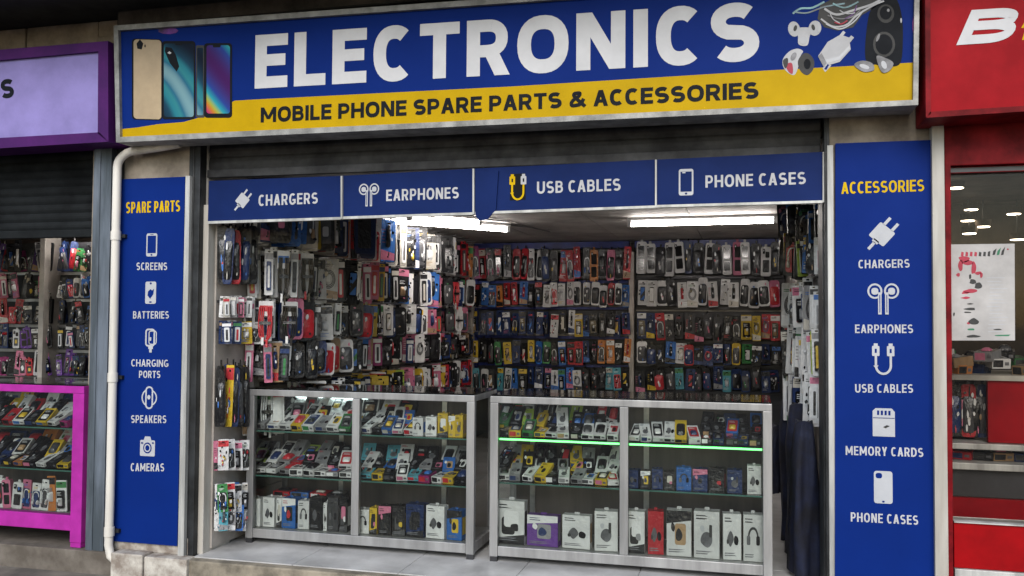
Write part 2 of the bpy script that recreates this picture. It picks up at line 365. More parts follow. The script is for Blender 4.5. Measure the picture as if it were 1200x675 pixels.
# ------------------------------------------------------------------ icons (drawn around 0,0 in a unit box one high, placed on a panel)
def ring(pts, w): return stroke(pts, w, True)
def icon_shapes(kind):
    A = []      # (list of polygons, material key: 1 light, 0 panel blue, 2 dark, 3 yellow)
    def rot(pl, a):
        c, s = math.cos(a), math.sin(a); return [[(x*c-z*s, x*s+z*c) for x, z in p] for p in pl]
    if kind == 'plug':
        g = [rrect(-.28, .28, -.29, .25, .05)] + rect(-.19, -.10, .24, .52) + rect(.10, .19, .24, .52) + [rrect(-.10, .10, -.36, -.25, .03)] + rect(-.045, .045, -.62, -.34)
        A.append((rot(g, -.72), 1))
    elif kind == 'earphones':
        for s in (-1, 1):
            A.append((ring(sup(s*.24, .26, .19, .21, 0, 348, 24, 2), .055), 1))
            A.append(([rrect(s*.24-.10+.0, s*.24+.10, .15, .36, .08)], 1))
            x = s*.10
            A.append((rect(x-.05, x+.05, -.46, .22), 1)); A.append((rect(x-.012, x+.012, -.40, .14), 0))
    elif kind == 'cable':
        for s in (-1, 1):
            A.append(([rrect(s*.22-.11, s*.22+.11, .10, .42, .03)], 1)); A.append((rect(s*.22-.06, s*.22+.06, .36, .50), 1)); A.append((rect(s*.22-.03, s*.22+.03, .20, .33), 0))
        A.append((stroke([(-.22, .1), (-.22, -.2)]+sup(0, -.2, .22, .26, 180, 360, 14, 2)+[(.22, .1)], .07), 1))
    elif kind in ('phone', 'screen'):
        A.append(([rrect(-.27, .27, -.5, .5, .08)], 1)); A.append(([rrect(-.21, .21, -.36, .40, .02)], 0)); A.append((rect(-.14, -.02, .34, .385) if kind == 'phone' else rect(-.08, .08, .435, .46), 1 if kind == 'phone' else 0))
        A.append(([sup(0, -.43, .045, .04, 0, 330, 11, 2)], 0))
    elif kind == 'case':
        A.append(([rrect(-.27, .27, -.5, .5, .08)], 1)); A.append(([rrect(-.22, -.03, .27, .44, .07)], 0)); A.append(([sup(0, -.44, .04, .03, 0, 330, 11, 2)], 0))
    elif kind == 'battery':
        A.append(([rrect(-.28, .28, -.5, .5, .08)], 1)); A.append(([[(-.14, .05), (-.02, .16), (.08, .10), (.17, .18), (.15, -.06), (-.02, -.28), (-.16, -.12)]], 0)); A.append(([sup(0, .42, .05, .05, 0, 330, 11, 2)], 0)); A.append((rect(-.06, .06, -.45, -.39), 0))
    elif kind == 'port':
        A.append((ring(rrect(-.23, .17, -.22, .46, .1), .07), 1)); A.append((ring(rrect(-.08, .27, -.16, .40, .1), .045), 1)); A.append((rect(-.05, .03, -.01, .14), 1)); A.append((rect(-.10, .12, -.36, -.22), 1)); A.append((rect(-.05, .07, -.5, -.35), 1))
    elif kind == 'speaker':
        A.append((ring(rrect(-.15, .17, -.46, .46, .15), .07), 1)); A.append((stroke(sup(0, 0, .34, .36, 110, 250, 14, 2), .06), 1)); A.append((stroke(sup(.02, 0, .36, .34, -70, 70, 14, 2), .06), 1)); A.append(([sup(.0, .02, .08, .10, 0, 330, 11, 2)], 1))
    elif kind == 'camera':
        A.append(([rrect(-.42, .42, -.5, .28, .06)], 1)); A.append(([[(-.22, .27), (.22, .27), (.15, .46), (-.15, .46)]], 1)); A.append(([sup(0, -.10, .24, .27, 0, 345, 20, 2)], 0)); A.append((ring(sup(0, -.10, .15, .17, 0, 345, 20, 2), .06), 1)); A.append((rect(.26, .36, .12, .19), 0)); A.append((rect(-.36, -.24, .10, .17), 0))
    elif kind == 'card':
        A.append(([[(-.37, -.5), (.37, -.5), (.37, .38), (.27, .5), (-.27, .5), (-.37, .40)]], 1))
        for i in range(4): A.append((rect(-.22+i*.125, -.15+i*.125, .26, .42), 0))
        A.append((rect(-.36, .36, .15, .17), 0)); A.append(([[(-.02, -.16), (.10, -.09), (.20, -.12), (.06, -.20)]], 2))
    return A
def icon(mb, kind, px, py, hpx, Y, light='icon_grey', dark='blue_print', xs=1.0):
    c = at(px, py, Y); H = (at(px, py-hpx/2, Y)-at(px, py+hpx/2, Y)).length
    for i, (polys, k) in enumerate(icon_shapes(kind)):
        m = {1: light, 0: dark, 2: 'dark_ink'}[k]
        for p in polys:
            a = sum(p[j][0]*p[(j+1) % len(p)][1]-p[(j+1) % len(p)][0]*p[j][1] for j in range(len(p)))
            if a < 0: p = p[::-1]
            mb.poly([(c.x+x*H*xs, c.z+z*H) for x, z in p], Y-.0012-i*.0004, m)

def slabpx(mb, pts, Y0, Y1, m, side=None):     # outline given by places on the front plane Y0, thickness to Y1
    p = [at(x, y, Y0) for x, y in pts]; mb.slab([(q.x, q.z) for q in p], Y0, Y1, m, side)
def flatpx(mb, pts, Y, m):
    p = [at(x, y, Y) for x, y in pts]; mb.poly([(q.x, q.z) for q in p], Y, m)
def bar(mb, a, b, wd, y0, y1, m):       # a bar of width wd between two points in the x/z plane
    a, b = Vector(a), Vector(b); t = (b-a).normalized(); n = Vector((-t.y, t.x))*wd/2
    mb.slab([tuple(a-n), tuple(b-n), tuple(b+n), tuple(a+n)], y0, y1, m)

# ================================================================== THE SETTING
XL, XR, YB, YC = -2.94, .40, 5.15, .32
FL = -.08                                   # front edge of the shop floors
def sheet(name, x0, x1, y0, y1, z, m):
    b = MB(); b.add([(x0, y0, z), (x1, y0, z), (x1, y1, z), (x0, y1, z)], [(0, 1, 2, 3)], m); return struct(b.obj(name))
sheet('pavement', -300, 300, -300, 8, -.125, 'pavement')
b = MB(); b.box(-9, -3.06, FL, 8, -.6, 0, 'step_stone'); struct(b.obj('step', bev=.006))
b = MB(); b.box(-3.058, .62, FL, 8, -.6, -.004, 'kerb_trim'); struct(b.obj('threshold', bev=.008))
b = MB(); b.box(.622, 7, FL, 8, -.6, 0, 'step_stone'); struct(b.obj('step', bev=.006))
b = MB()                                    # polished tiles with joints
tx = XL+.004
while tx < XR:
    ty = -.03
    while ty < YB:
        b.box(tx, min(tx+.597, XR), ty, min(ty+.597, YB), -.003, .004, 'marble'); ty += .6
    tx += .6
struct(b.obj('floor', bev=.0015))

pL0, pL1 = at(104, 400, 0).x, at(226, 400, 0).x
pR0, pR1 = at(972, 400, 0).x, at(1110, 400, 0).x
CZ = 2.165
shop = thing('electronics_shop', 'plaster shop building with an open front full of phone accessories', 'shop', (-1.3, 0, 0))
b = MB(); b.box(pL0, pL1, 0, .3, -.14, 2.95, 'plaster'); b.obj('pillar', shop, bev=.006)
b = MB(); b.box(pR0, pR1, 0, .3, -.14, 2.95, 'plaster'); b.obj('pillar', shop, bev=.006)
b = MB(); b.box(at(126, 640, -.012).x, pL1+.002, -.016, -.002, -.0, .097, 'plaster_low'); b.box(at(131, 660, -.1).x, at(168, 660, -.1).x, -.112, -.0165, -.13, .012, 'plaster_low'); b.box(at(169, 660, -.1).x, at(219, 660, -.1).x, -.104, -.0165, -.13, .004, 'plaster_low'); b.obj('plinth', shop, bev=.008)
b = MB(); b.box(XL-.12, XL, .05, YB+.2, .002, 2.4, 'room_wall'); b.obj('wall', shop)
b = MB(); b.box(XR, XR+.12, .31, YB+.8, .002, 2.4, 'room_wall'); b.obj('wall', shop)
b = MB(); b.box(XL-.12, XR+.12, YB+.21, YB+.35, .002, 2.4, 'room_wall'); b.obj('wall', shop)
b = MB()
for i in range(4):
    for j in range(5):
        b.box(XL+i*.836+.003, XL+(i+1)*.836-.003, .12+j*1.05+.003, .12+(j+1)*1.05-.003, CZ, CZ+.03, 'ceiling')
b.box(XL, XR, .1, YB+.2, CZ+.035, CZ+.08, 'beam'); b.obj('ceiling', shop)
b = MB(); b.box(pL1+.001, pR0-.001, .14, .3, 2.18, 2.95, 'beam'); b.obj('lintel', shop)
wL = at(27, 50, 0).x
b = MB(); b.box(-9, wL-.006, .02, .3, 2.3, 3.05, 'plaster'); b.box(wL+.006, pL0-.002, .02, .3, 2.3, 3.05, 'plaster'); b.box(pL0, 7, .02, .3, 2.955, 3.05, 'plaster'); b.obj('upper_wall', shop, bev=.01)
b = MB(); b.box(-9, 7, -.70, .35, 3.055, 3.25, 'soffit')
b.box(-3.45, 7, -.10, .018, 2.955, 3.054, 'beam'); b.obj('canopy', shop, bev=.01)

def roller_shutter(name, label, x0, x1, z0, z1, y, n, m, guides=()):
    t = thing(name, label, 'shutter', ((x0+x1)/2, y, z0))
    b = MB(); h = (z1-z0)/n
    for i in range(n):
        a = z0+i*h; prof = [(y+.009, a-.012), (y+.001, a+.004), (y-.004, a+h*.3), (y-.005, a+h*.55), (y-.001, a+h*.8), (y+.004, a+h*.93), (y+.006, a+h+.001)]
        k = len(prof); b.add([(x0, p, z) for p, z in prof]+[(x1, p, z) for p, z in prof], [(j, j+k, j+k+1, j+1) for j in range(k-1)], m)
    b.obj('curtain', t)
    b = MB(); b.box(x0, x1, y-.016, y+.02, z0-.045, z0, m); b.obj('bottom_bar', t, bev=.004)
    for gx0, gx1, gz0, gz1 in guides:
        b = MB(); b.box(gx0, gx1, -.012, .10, gz0, gz1, 'dark_steel'); b.box(gx0+(gx1-gx0)*.35, gx0+(gx1-gx0)*.5, -.016, -.0125, gz0, gz1, 'shutter'); b.obj('guide_rail', t, bev=.003)
    return t
hz = at(600, 196, .05).z
roller_shutter('roller_shutter', 'dark grey rolled up metal shutter above the four blue category panels', pL1+.04, pR0-.03, hz+.05, hz+.36, .06, 4, 'shutter',
               [(at(218, 400, -.01).x, at(231, 400, -.01).x, -.1, 2.34), (at(966, 200, -.01).x, at(972, 200, -.01).x, 0, 2.3)])
sz = at(60, 270, .06).z
roller_shutter('roller_shutter', 'half lowered dark shutter under the lilac and purple sign', -6, at(113, 200, .06).x, sz, 2.3, .06, 9, 'shutter_blue')
b = MB(); b.box(at(230, 400, .03).x, at(242, 400, .03).x, .03, .30, 0, 1.95, 'post_white'); b.obj('jamb', shop, bev=.004)
b = MB(); b.box(at(970.5, 400, -.02).x, at(978, 400, -.02).x, -.02, .30, -.1, at(974, 170, -.02).z, 'white_frame'); b.obj('jamb', shop, bev=.003)
b = MB(); b.box(at(964.5, 400, .03).x, at(969.5, 400, .03).x, .03, .30, 0, 1.95, 'dark_steel'); b.obj('jamb', shop, bev=.003)

t = thing('door_post', 'blue grey steel post between the magenta counter and the cream drainpipe', 'post', (at(112, 600, -.06).x, -.06, -.12))
xa, xb = at(105, 400, -.06).x, at(126, 400, -.06).x
b = MB(); b.box(xa, xb, -.06, .08, -.125, 2.28, 'post_blue'); b.obj('shaft', t, bev=.005)
b = MB(); b.box(xa+.02, xa+.05, -.065, -.0605, -.12, 2.26, 'post_blue'); b.box(xb+.001, xb+.04, -.02, .08, -.125, 2.28, 'dark_steel'); b.obj('flange', t)

px_ = at(133, 400, -.07).x
t = thing('drainpipe', 'cream drainpipe running down beside the spare parts banner', 'pipe', (px_, -.07, -.1))
b = MB(); z1 = at(140, 196, -.07).z
pts = [(px_+.085, -.055, -.045), (px_+.05, -.07, -.048), (px_+.012, -.07, -.02), (px_-.002, -.07, .04), (px_, -.07, .3), (px_, -.07, 1.2), (px_, -.07, z1)]
for i in range(1, 7):
    a = i/6*math.pi/2; pts.append((px_+.12*(1-math.cos(a)), -.07, z1+.09*math.sin(a)))
pts += [(px_+.25, -.07, z1+.10), (px_+.40, -.06, z1+.12)]
b.tube(pts, .0235, 'pipe_cream', 14); b.obj('pipe', t)
for z in (.09, .95, 1.75):
    b = MB(); b.tube([(px_, -.07, z), (px_, -.07, z+.05)], .028, 'pipe_cream', 14); b.box(px_-.045, px_+.045, -.05, -.002, z+.015, z+.035, 'dark_steel'); b.obj('collar', t)

def strip_post(name, label, q, y0, y1, m):
    t = MB(); slabpx(t, q, y0, y1, m); return tag(t.obj(name, bev=.003), label, 'post')
strip_post('trim_post', 'narrow white trim on the street edge of the spare parts banner', [(208, 660), (215, 660), (222.5, 206), (217.5, 206)], -.04, -.002, 'white_frame')
strip_post('trim_post', 'white painted post between the accessories banner and the red shop', [(1096.5, 700), (1112, 700), (1106, 143), (1092, 143)], -.06, -.002, 'post_white')

# ================================================================== SIGNS
def banner(label, quad, heading, items, headpx):
    Y = -.03; c = at(*quad[0], Y)
    t = thing('vertical_banner', label, 'banner', (c.x, Y, c.z), 'blue banners on the two pillars')
    b = MB(); slabpx(b, quad, Y, -.003, 'blue_print'); b.obj('panel', t, bev=.002)
    letters(t, 'heading', heading, *headpx, .165, 'yellow_print', Y, gap=.10)
    for kind, ip, caps in items:
        b = MB(); icon(b, kind, *ip, Y); b.obj('icon', t)
        for s, p in caps: letters(t, 'caption', s, *p, .17, 'white_print', Y)
    return t
banner('narrow blue banner headed SPARE PARTS beside the cream drainpipe', [(131.5, 634), (207.5, 640), (217, 207), (142.5, 210)], 'SPARE PARTS', [
    ('screen', (178, 287, 27), [('SCREENS', (160, 316.5, 196, 316.5, 8.8))]),
    ('battery', (176.7, 343, 26), [('BATTERIES', (156, 373.3, 198, 373.3, 8.6))]),
    ('port', (176.7, 399, 28), [('CHARGING', (154, 429.3, 197.5, 430, 8.3)), ('PORTS', (163, 442.7, 188, 443, 8.3))]),
    ('speaker', (174.7, 466, 27), [('SPEAKERS', (153.7, 495.5, 195, 495.8, 9))]),
    ('camera', (173, 522.5, 24), [('CAMERAS', (153.3, 552, 192.5, 552.3, 9.3))])], (147.7, 250, 211, 247.7, 13))
banner('wide blue banner headed ACCESSORIES beside the red shop', [(978.5, 700), (1095.5, 700), (1091.5, 164), (979, 168)], 'ACCESSORIES', [
    ('plug', (1034, 274, 38), [('CHARGERS', (1006, 314.5, 1066, 313.5, 9.8))]),
    ('earphones', (1035, 351, 38), [('EARPHONES', (1002, 390.3, 1070, 390.3, 10))]),
    ('cable', (1035, 421, 37), [('USB CABLES', (1002, 460, 1070, 460.3, 10))]),
    ('card', (1035.6, 495, 33), [('MEMORY CARDS', (991, 533, 1082, 535.5, 10.5))]),
    ('case', (1035, 571, 38), [('PHONE CASES', (997, 611, 1076, 615, 10.8))])], (986, 227.3, 1083, 224.0, 13.6))

def header(label, quad, s, tp, kind, ip, cap, flap=False):
    Y = .015; c = at(*quad[0], Y)
    t = thing('category_panel', label, 'sign', (c.x, Y, c.z), 'blue category panels over the opening')
    b = MB(); slabpx(b, quad, Y, Y+.03, 'blue_header')
    if flap: slabpx(b, [(557, 252), (561, 258), (571, 257), (577, 250), (581, 246), (584, 200), (557, 201)], Y-.012, Y-.0005, 'blue_header')
    b.obj('panel', t, bev=.002)
    (x0, y0), (x1, y1), (x2, y2), (x3, y3) = quad
    b = MB(); slabpx(b, [(x0, y0+2.2), (x1, y1+2.2), (x1, y1-.8), (x0, y0-.8)], Y-.010, Y+.02, 'white_frame')
    slabpx(b, [(x1-.4, y1+1.5), (x1+1.6, y1+1.5), (x2+1.6, y2), (x2-.4, y2)], Y-.014, Y+.02, 'white_frame'); b.obj('edge_strip', t)
    b = MB()
    if kind == 'cable':
        flatpx(b, [(597.5, 235), (616, 234), (615.5, 203), (598, 204)], Y-.0006, 'black_print')
        A = icon_shapes('cable'); cc = at(607, 219.5, Y); H = .135
        for i, (polys, k) in enumerate(A):
            for p in polys:
                mm = 'black_print' if k == 0 else ('icon_grey' if sum(q[0] for q in p)/len(p) > .1 and sum(q[1] for q in p)/len(p) > .05 else 'yellow_print')
                a = sum(p[j][0]*p[(j+1) % len(p)][1]-p[(j+1) % len(p)][0]*p[j][1] for j in range(len(p)))
                if a < 0: p = p[::-1]
                b.poly([(cc.x+x*H, cc.z+z*H) for x, z in p], Y-.0018-i*.0004, mm)
    else: icon(b, kind, *ip, Y, dark='blue_header')
    b.obj('icon', t)
    letters(t, 'lettering', s, *tp, cap, .185, 'white_print', Y)
header('blue panel reading CHARGERS with a white plug icon', [(243.5, 260), (399.5, 255), (399.5, 206), (245, 212)], 'CHARGERS', (303, 241.5, 372.5, 238.5), 'plug', (284.5, 234.5, 25), 13)
header('blue panel reading EARPHONES with a white earbuds icon', [(401.5, 254.5), (554, 249.5), (554, 197.5), (401.5, 206)], 'EARPHONES', (452.6, 235.7, 537.7, 232.4), 'earphones', (432.5, 229, 28), 13.3)
header('torn blue panel reading USB CABLES with a yellow cable icon', [(556.5, 249), (768, 241.5), (768, 187), (556.5, 197.5)], 'USB CABLES', (629.3, 227, 727.3, 223.2), 'cable', (606, 218, 30), 14, True)
header('blue panel reading PHONE CASES with a white handset icon', [(770, 241), (964.5, 235.5), (964.5, 178), (770, 187)], 'PHONE CASES', (826.7, 220, 944.3, 215.7), 'phone', (804, 213.5, 31), 14.3)

# main signboard
Y = -.19; q = at(600, 100, Y)
t = thing('main_signboard', 'long blue and yellow signboard reading ELECTRONICS over the shop', 'signboard', (q.x, Y, q.z-.3))
b = MB(); slabpx(b, [(139, 162), (1070, 117.5), (1072, -30), (138, 33)], Y, -.03, 'blue_print', 'dark_steel'); b.obj('panel', t)
fr = [(136, 167), (1076, 123), (1078, -38), (133, 30)]; inn = [(140.5, 160.5), (1070, 117), (1072, -30), (138.5, 35.5)]
for i in range(4):
    j = (i+1) % 4; b = MB(); pts = [fr[i], fr[j], inn[j], inn[i]]
    slabpx(b, pts, Y-.022, Y+.16, 'sign_frame'); b.obj('frame', t, bev=.003)
yb = [(139.5, 161), (1070.5, 117.5), (1070.5, 73.3), (900, 82.5), (600, 101.3), (300, 116.5), (275, 118), (262, 124), (240, 136), (215, 143), (185, 145.5), (160, 149.5), (139.5, 151.5)]
b = MB(); flatpx(b, yb, Y-.0006, 'yellow_band'); b.obj('yellow_band', t)
b = MB(); pxtext(b, 'ELECTRONICS', 298.5, 104, 890, 71, 62.5, .245, 'sign_white', Y, cap1=69.5, gap=.135); b.obj('lettering', t)
letters(t, 'lettering', 'MOBILE PHONE SPARE PARTS & ACCESSORIES', 305.5, 143.7, 889, 115.3, 17.6, .245, 'black_print', Y-.001, cap1=19.4, gap=.11)
for k, (x, y, rx, ry, m) in enumerate(((300, 21.5, 30, 1.5, 'pink_stain'), (197, 36, 12, 4, 'violet_stain'), (1071, 30, 1.5, 12, 'pink_stain'))):
    pts = [(x+rx*math.cos(a*.7), y+ry*math.sin(a*.7)-(x+rx*math.cos(a*.7)-300)*(.068 if k == 0 else 0)) for a in range(8, -1, -1)]
    b = MB(); flatpx(b, pts, Y-.0007-k*.0002, m); b.obj('stain', t)
# printed handsets, each a flat picture on the panel
def picture(name, layers):
    b = MB()
    for i, (pts, m) in enumerate(layers): flatpx(b, pts, Y-.0012-i*.0004, m)
    b.obj(name, t)
def R4(x0, x1, y0, y1, r=4, sk=0): return [(x, -z+sk*(x-x0)) for x, z in rrect(x0, x1, -y1, -y0, r)]
picture('handset_print', [(R4(154.5, 190, 45, 140, 4, .03), 'black_print'), (R4(156.5, 189, 46, 139, 4, .03), 'gold_print'), ([(160, 51), (161, 57), (166, 58), (168, 51), (164, 46)][::1], 'black_print'), ([(169, 54), (170, 51.5), (171, 54), (170, 56)], 'black_print')])
picture('handset_print', [(R4(189.5, 229, 48, 140, 4), 'black_print'), (R4(192, 227, 51, 137, 3), 'aurora_art'),
    ([(193, 60), (199, 74), (207, 84), (210, 78), (206, 64), (201, 56), (194, 55)], 'black_print'), ([(196, 62), (199, 63.5), (201, 62), (198.5, 60)], 'white_print'), ([(205, 51.3), (206, 53), (213, 53), (214, 51.3)], 'black_print')])
picture('handset_print', [(R4(229.5, 240, 53, 138, 2), 'dark_ink'), (R4(231, 238, 56, 135, 1.5), 'aurora_art'), (R4(239, 272, 50.5, 138, 4), 'black_print'), (R4(242, 269.5, 53, 133, 3), 'rainbow_art'), ([(249, 52.5), (250, 55.5), (258, 55.5), (259, 52.5)], 'black_print')])
def SM(*q):       # rounded outline through the given places
    n = len(q); c = catmull(list(q)+list(q[:3]), 5); return c[5:5+5*n]
def EL(cx, cy, rx, ry, a=0): return [(cx+rx*math.cos(-t*.35)*math.cos(a)-ry*math.sin(-t*.35)*math.sin(a), cy+rx*math.cos(-t*.35)*math.sin(a)+ry*math.sin(-t*.35)*math.cos(a)) for t in range(18)]
picture('earbuds_print', [(SM((936, 52), (946, 53), (949, 42), (953, 34), (943, 32), (932, 34), (935, 42)), 'white_print'), (EL(930.5, 34, 7, 9, -.2), 'white_print'), (EL(955, 33, 7.5, 9, .2), 'white_print'), (EL(941.5, 47, 4.5, 5), 'icon_grey'), (EL(932, 33, 2, 3.6, .3), 'dark_ink'), (EL(953, 32, 2, 3.6, -.3), 'dark_ink'), (EL(926.5, 33, 1.6, 5), 'icon_grey'), (EL(959.5, 33, 1.6, 5), 'icon_grey')])
picture('charger_print', [([(964, 80), (967, 84.5), (974, 77), (971, 72)], 'white_print'), ([(992, 47), (996, 50), (1001, 44), (997.5, 41.5)], 'white_print'), ([(984, 41), (987, 43), (991, 38), (988, 36)], 'icon_grey'), ([(958.5, 66), (965, 78), (984, 72.5), (997, 58), (995, 44), (985, 40.5), (970, 49)], 'white_print'), ([(958.5, 66), (965, 78), (969, 74), (963, 62)], 'grey_print'), ([(969, 74), (984, 70), (996, 57), (995.5, 53), (983, 66), (967, 70)], 'icon_grey'), ([(966, 80.5), (968.5, 81.5), (971.5, 76), (970, 75)], 'blue_print')])
picture('headset_print', [(SM((917, 71), (920, 82), (930, 88), (935, 80), (938, 66), (941, 60), (934, 57), (924, 61)), 'white_print'), (SM((935, 72), (938, 83), (946, 88), (953, 81), (954, 71), (948, 63), (941, 63)), 'dark_ink'), (SM((921, 76), (924, 84), (929, 86), (928, 74)), 'red_ink'), (SM((917.5, 71), (920, 80), (923, 76), (923, 68)), 'dark_ink'), (EL(946, 75, 4, 6), 'black_print'), (EL(930, 66, 3, 5, .5), 'grey_print')])
def wire_px(pts, wd): return [q[::-1] for q in stroke(catmull(pts, 5), wd)]
cab = [([(961, 6), (958, 22), (966, 32), (982, 36), (1000, 32), (1010, 18), (1036, 2), (1010, -6), (980, -4)], 'dark_ink')]
for pts, wd, m in (([(929, 16), (938, 10), (952, 9), (966, 2)], 2.2, 'teal_light'), ([(931, 14), (946, 15), (966, 8), (990, 4)], 1.8, 'teal_print'), ([(962, 22), (976, 31), (992, 29), (1004, 18), (1024, 6), (1036, 1)], 2.0, 'white_print'),
    ([(968, 28), (984, 34), (1000, 26), (1012, 12)], 1.5, 'icon_grey'), ([(966, 10), (980, 17), (1000, 12), (1022, 5), (1034, -2)], 2.6, 'white_print'), ([(970, 18), (984, 22), (998, 20), (1008, 12)], 1.3, 'grey_print'), ([(976, 4), (990, 9), (1006, 2)], 2.0, 'teal_light'),
    ([(978, 26), (986, 28), (993, 24)], 1.6, 'red_ink'), ([(972, 13), (976, 22), (984, 27)], 1.2, 'white_print'), ([(1004, 6), (1000, 16), (990, 22)], 1.4, 'violet_stain'), ([(984, 12), (992, 16), (1002, 15)], 1.2, 'white_print')):
    for q_ in wire_px(pts, wd): cab.append((q_, m))
b = MB()
for i, (pts, m) in enumerate(cab): flatpx(b, pts, Y-.0012-i*.00003, m)
b.obj('cable_print', t)
picture('speaker_print', [(SM((1014, 68), (1024, 75), (1042, 78), (1055, 74), (1058, 50), (1057, 20), (1050, -2), (1036, -6), (1022, 8), (1016, 30)), 'black_print'), (EL(1036, 52, 13, 15), 'dark_ink'), (EL(1036, 52, 10, 12), 'black_print'), (EL(1038, 16, 10, 11), 'dark_ink'), (EL(1038, 15, 7, 8), 'black_print'), (EL(1041, 12, 1.6, 2), 'grey_print'), (EL(1029, 44, 1.6, 5, .4), 'grey_print'), (EL(1056, 24, 1, 3), 'white_print'),
    (SM((1001, 76), (1012, 84), (1024, 82), (1022, 74), (1010, 71)), 'grey_print'), (EL(1013, 78, 6, 2.4, .3), 'icon_grey'), (SM((1027, 66), (1033, 84), (1042, 83), (1047, 74), (1038, 68)), 'grey_print'), (EL(1036, 76, 3, 5, -.4), 'icon_grey')])

# neighbours' signs
Y = -.2
t = thing('purple_signboard', 'lilac signboard in a dark purple frame over the neighbouring shop', 'signboard', (at(60, 110, Y).x, Y, at(60, 170, Y).z))
b = MB(); slabpx(b, [(-260, 158+27), (116, 156), (116, 59), (-260, 91)], Y, -.02, 'lilac_panel'); b.obj('panel', t)
b = MB()
for qd in ([(-270, 190), (127, 166), (116, 155), (-270, 177)], [(-270, 95), (115, 60), (126, 48), (-270, 80)], [(114.5, 156), (127, 166.5), (126.5, 47.5), (115, 60)]): slabpx(b, qd, Y-.02, -.022, 'purple_paint')
b.obj('frame', t, bev=.003)
letters(t, 'lettering', 'S', .5, 115.5, 16.3, 114.8, 22.5, .25, 'black_print', Y)
Y = -.24
t = thing('red_signboard', 'red signboard with a slanted silver B over the red shop', 'signboard', (at(1150, 70, Y).x, Y, at(1150, 130, Y).z))
b = MB(); slabpx(b, [(1089, 135), (1420, 113), (1420, -60), (1088, -45)], Y, -.02, 'red_panel'); b.obj('panel', t, bev=.003)
b = MB()
for qd in ([(1086, 138), (1420, 116), (1420, 110), (1090, 131)], [(1085, 138), (1091, 133), (1090, -45), (1084, -45)]): slabpx(b, qd, Y-.015, -.018, 'red_frame')
b.obj('frame', t, bev=.003)
letters(t, 'lettering', 'B', 1120.5, 53, 1184, 49, 40, .30, 'sign_white', Y, slant=.42, dy=-.002)
letters(t, 'lettering', 'A', 1196.5, 33, 1207, 32, 12, .22, 'yellow_print', Y, slant=.3); letters(t, 'lettering', 'L', 1197.5, 47, 1207, 46, 11, .24, 'yellow_print', Y, slant=.3)

# ================================================================== GOODS: prototypes
rg = random.Random(11)
PRINT = ['print_bright', 'print_dark', 'print_mid']
def proto_case(k):
    b = MB(); b.slab(rrect(-.08, .08, 0, .27, .022), -.012, .012, 'pack_card', 'pack_side')
    if k == 0:
        b.poly(rrect(-.052, .052, .035, .125, .012), -.0125, 'glossy_black'); b.poly(rrect(-.052, .052, .145, .235, .012), -.0125, 'glossy_black')
    elif k == 1:
        b.poly(rrect(-.054, .054, .035, .225, .014), -.0125, 'print_dark'); b.poly(blob(rg, 0, .11, .04, .05), -.0132, 'print_mid')
    else:
        b.poly(rrect(-.052, .052, .035, .15, .012), -.0125, 'print_dark'); b.poly(rrect(-.01, .055, .17, .225, .012), -.0125, 'glossy_black'); b.poly(rrect(-.02, .03, .07, .12, .01), -.0132, 'print_bright')
    b.slab(rrect(-.055, -.02, .205, .25, .008), -.019, -.0125, 'glossy_black'); b.poly(sup(-.038, .235, .008, .008, 0, 330, 10, 2), -.0195, 'plastic_white')
    b.box(-.02, .02, -.004, .004, .27, .295, 'pack_side'); return b
def lines(b, x0, x1, z, n, y, m, st=.011):
    for i in range(n): b.poly([(x0, z-i*st), (x0+(x1-x0)*rg.uniform(.45, 1), z-i*st), (x0+(x1-x0)*rg.uniform(.45, 1), z-i*st+.004), (x0, z-i*st+.004)], y, m)
def wire(b, pts, wd, y, m):
    for k_, q in enumerate(stroke(catmull(pts, 5), wd)): b.poly(q, y-.00004*k_, m)
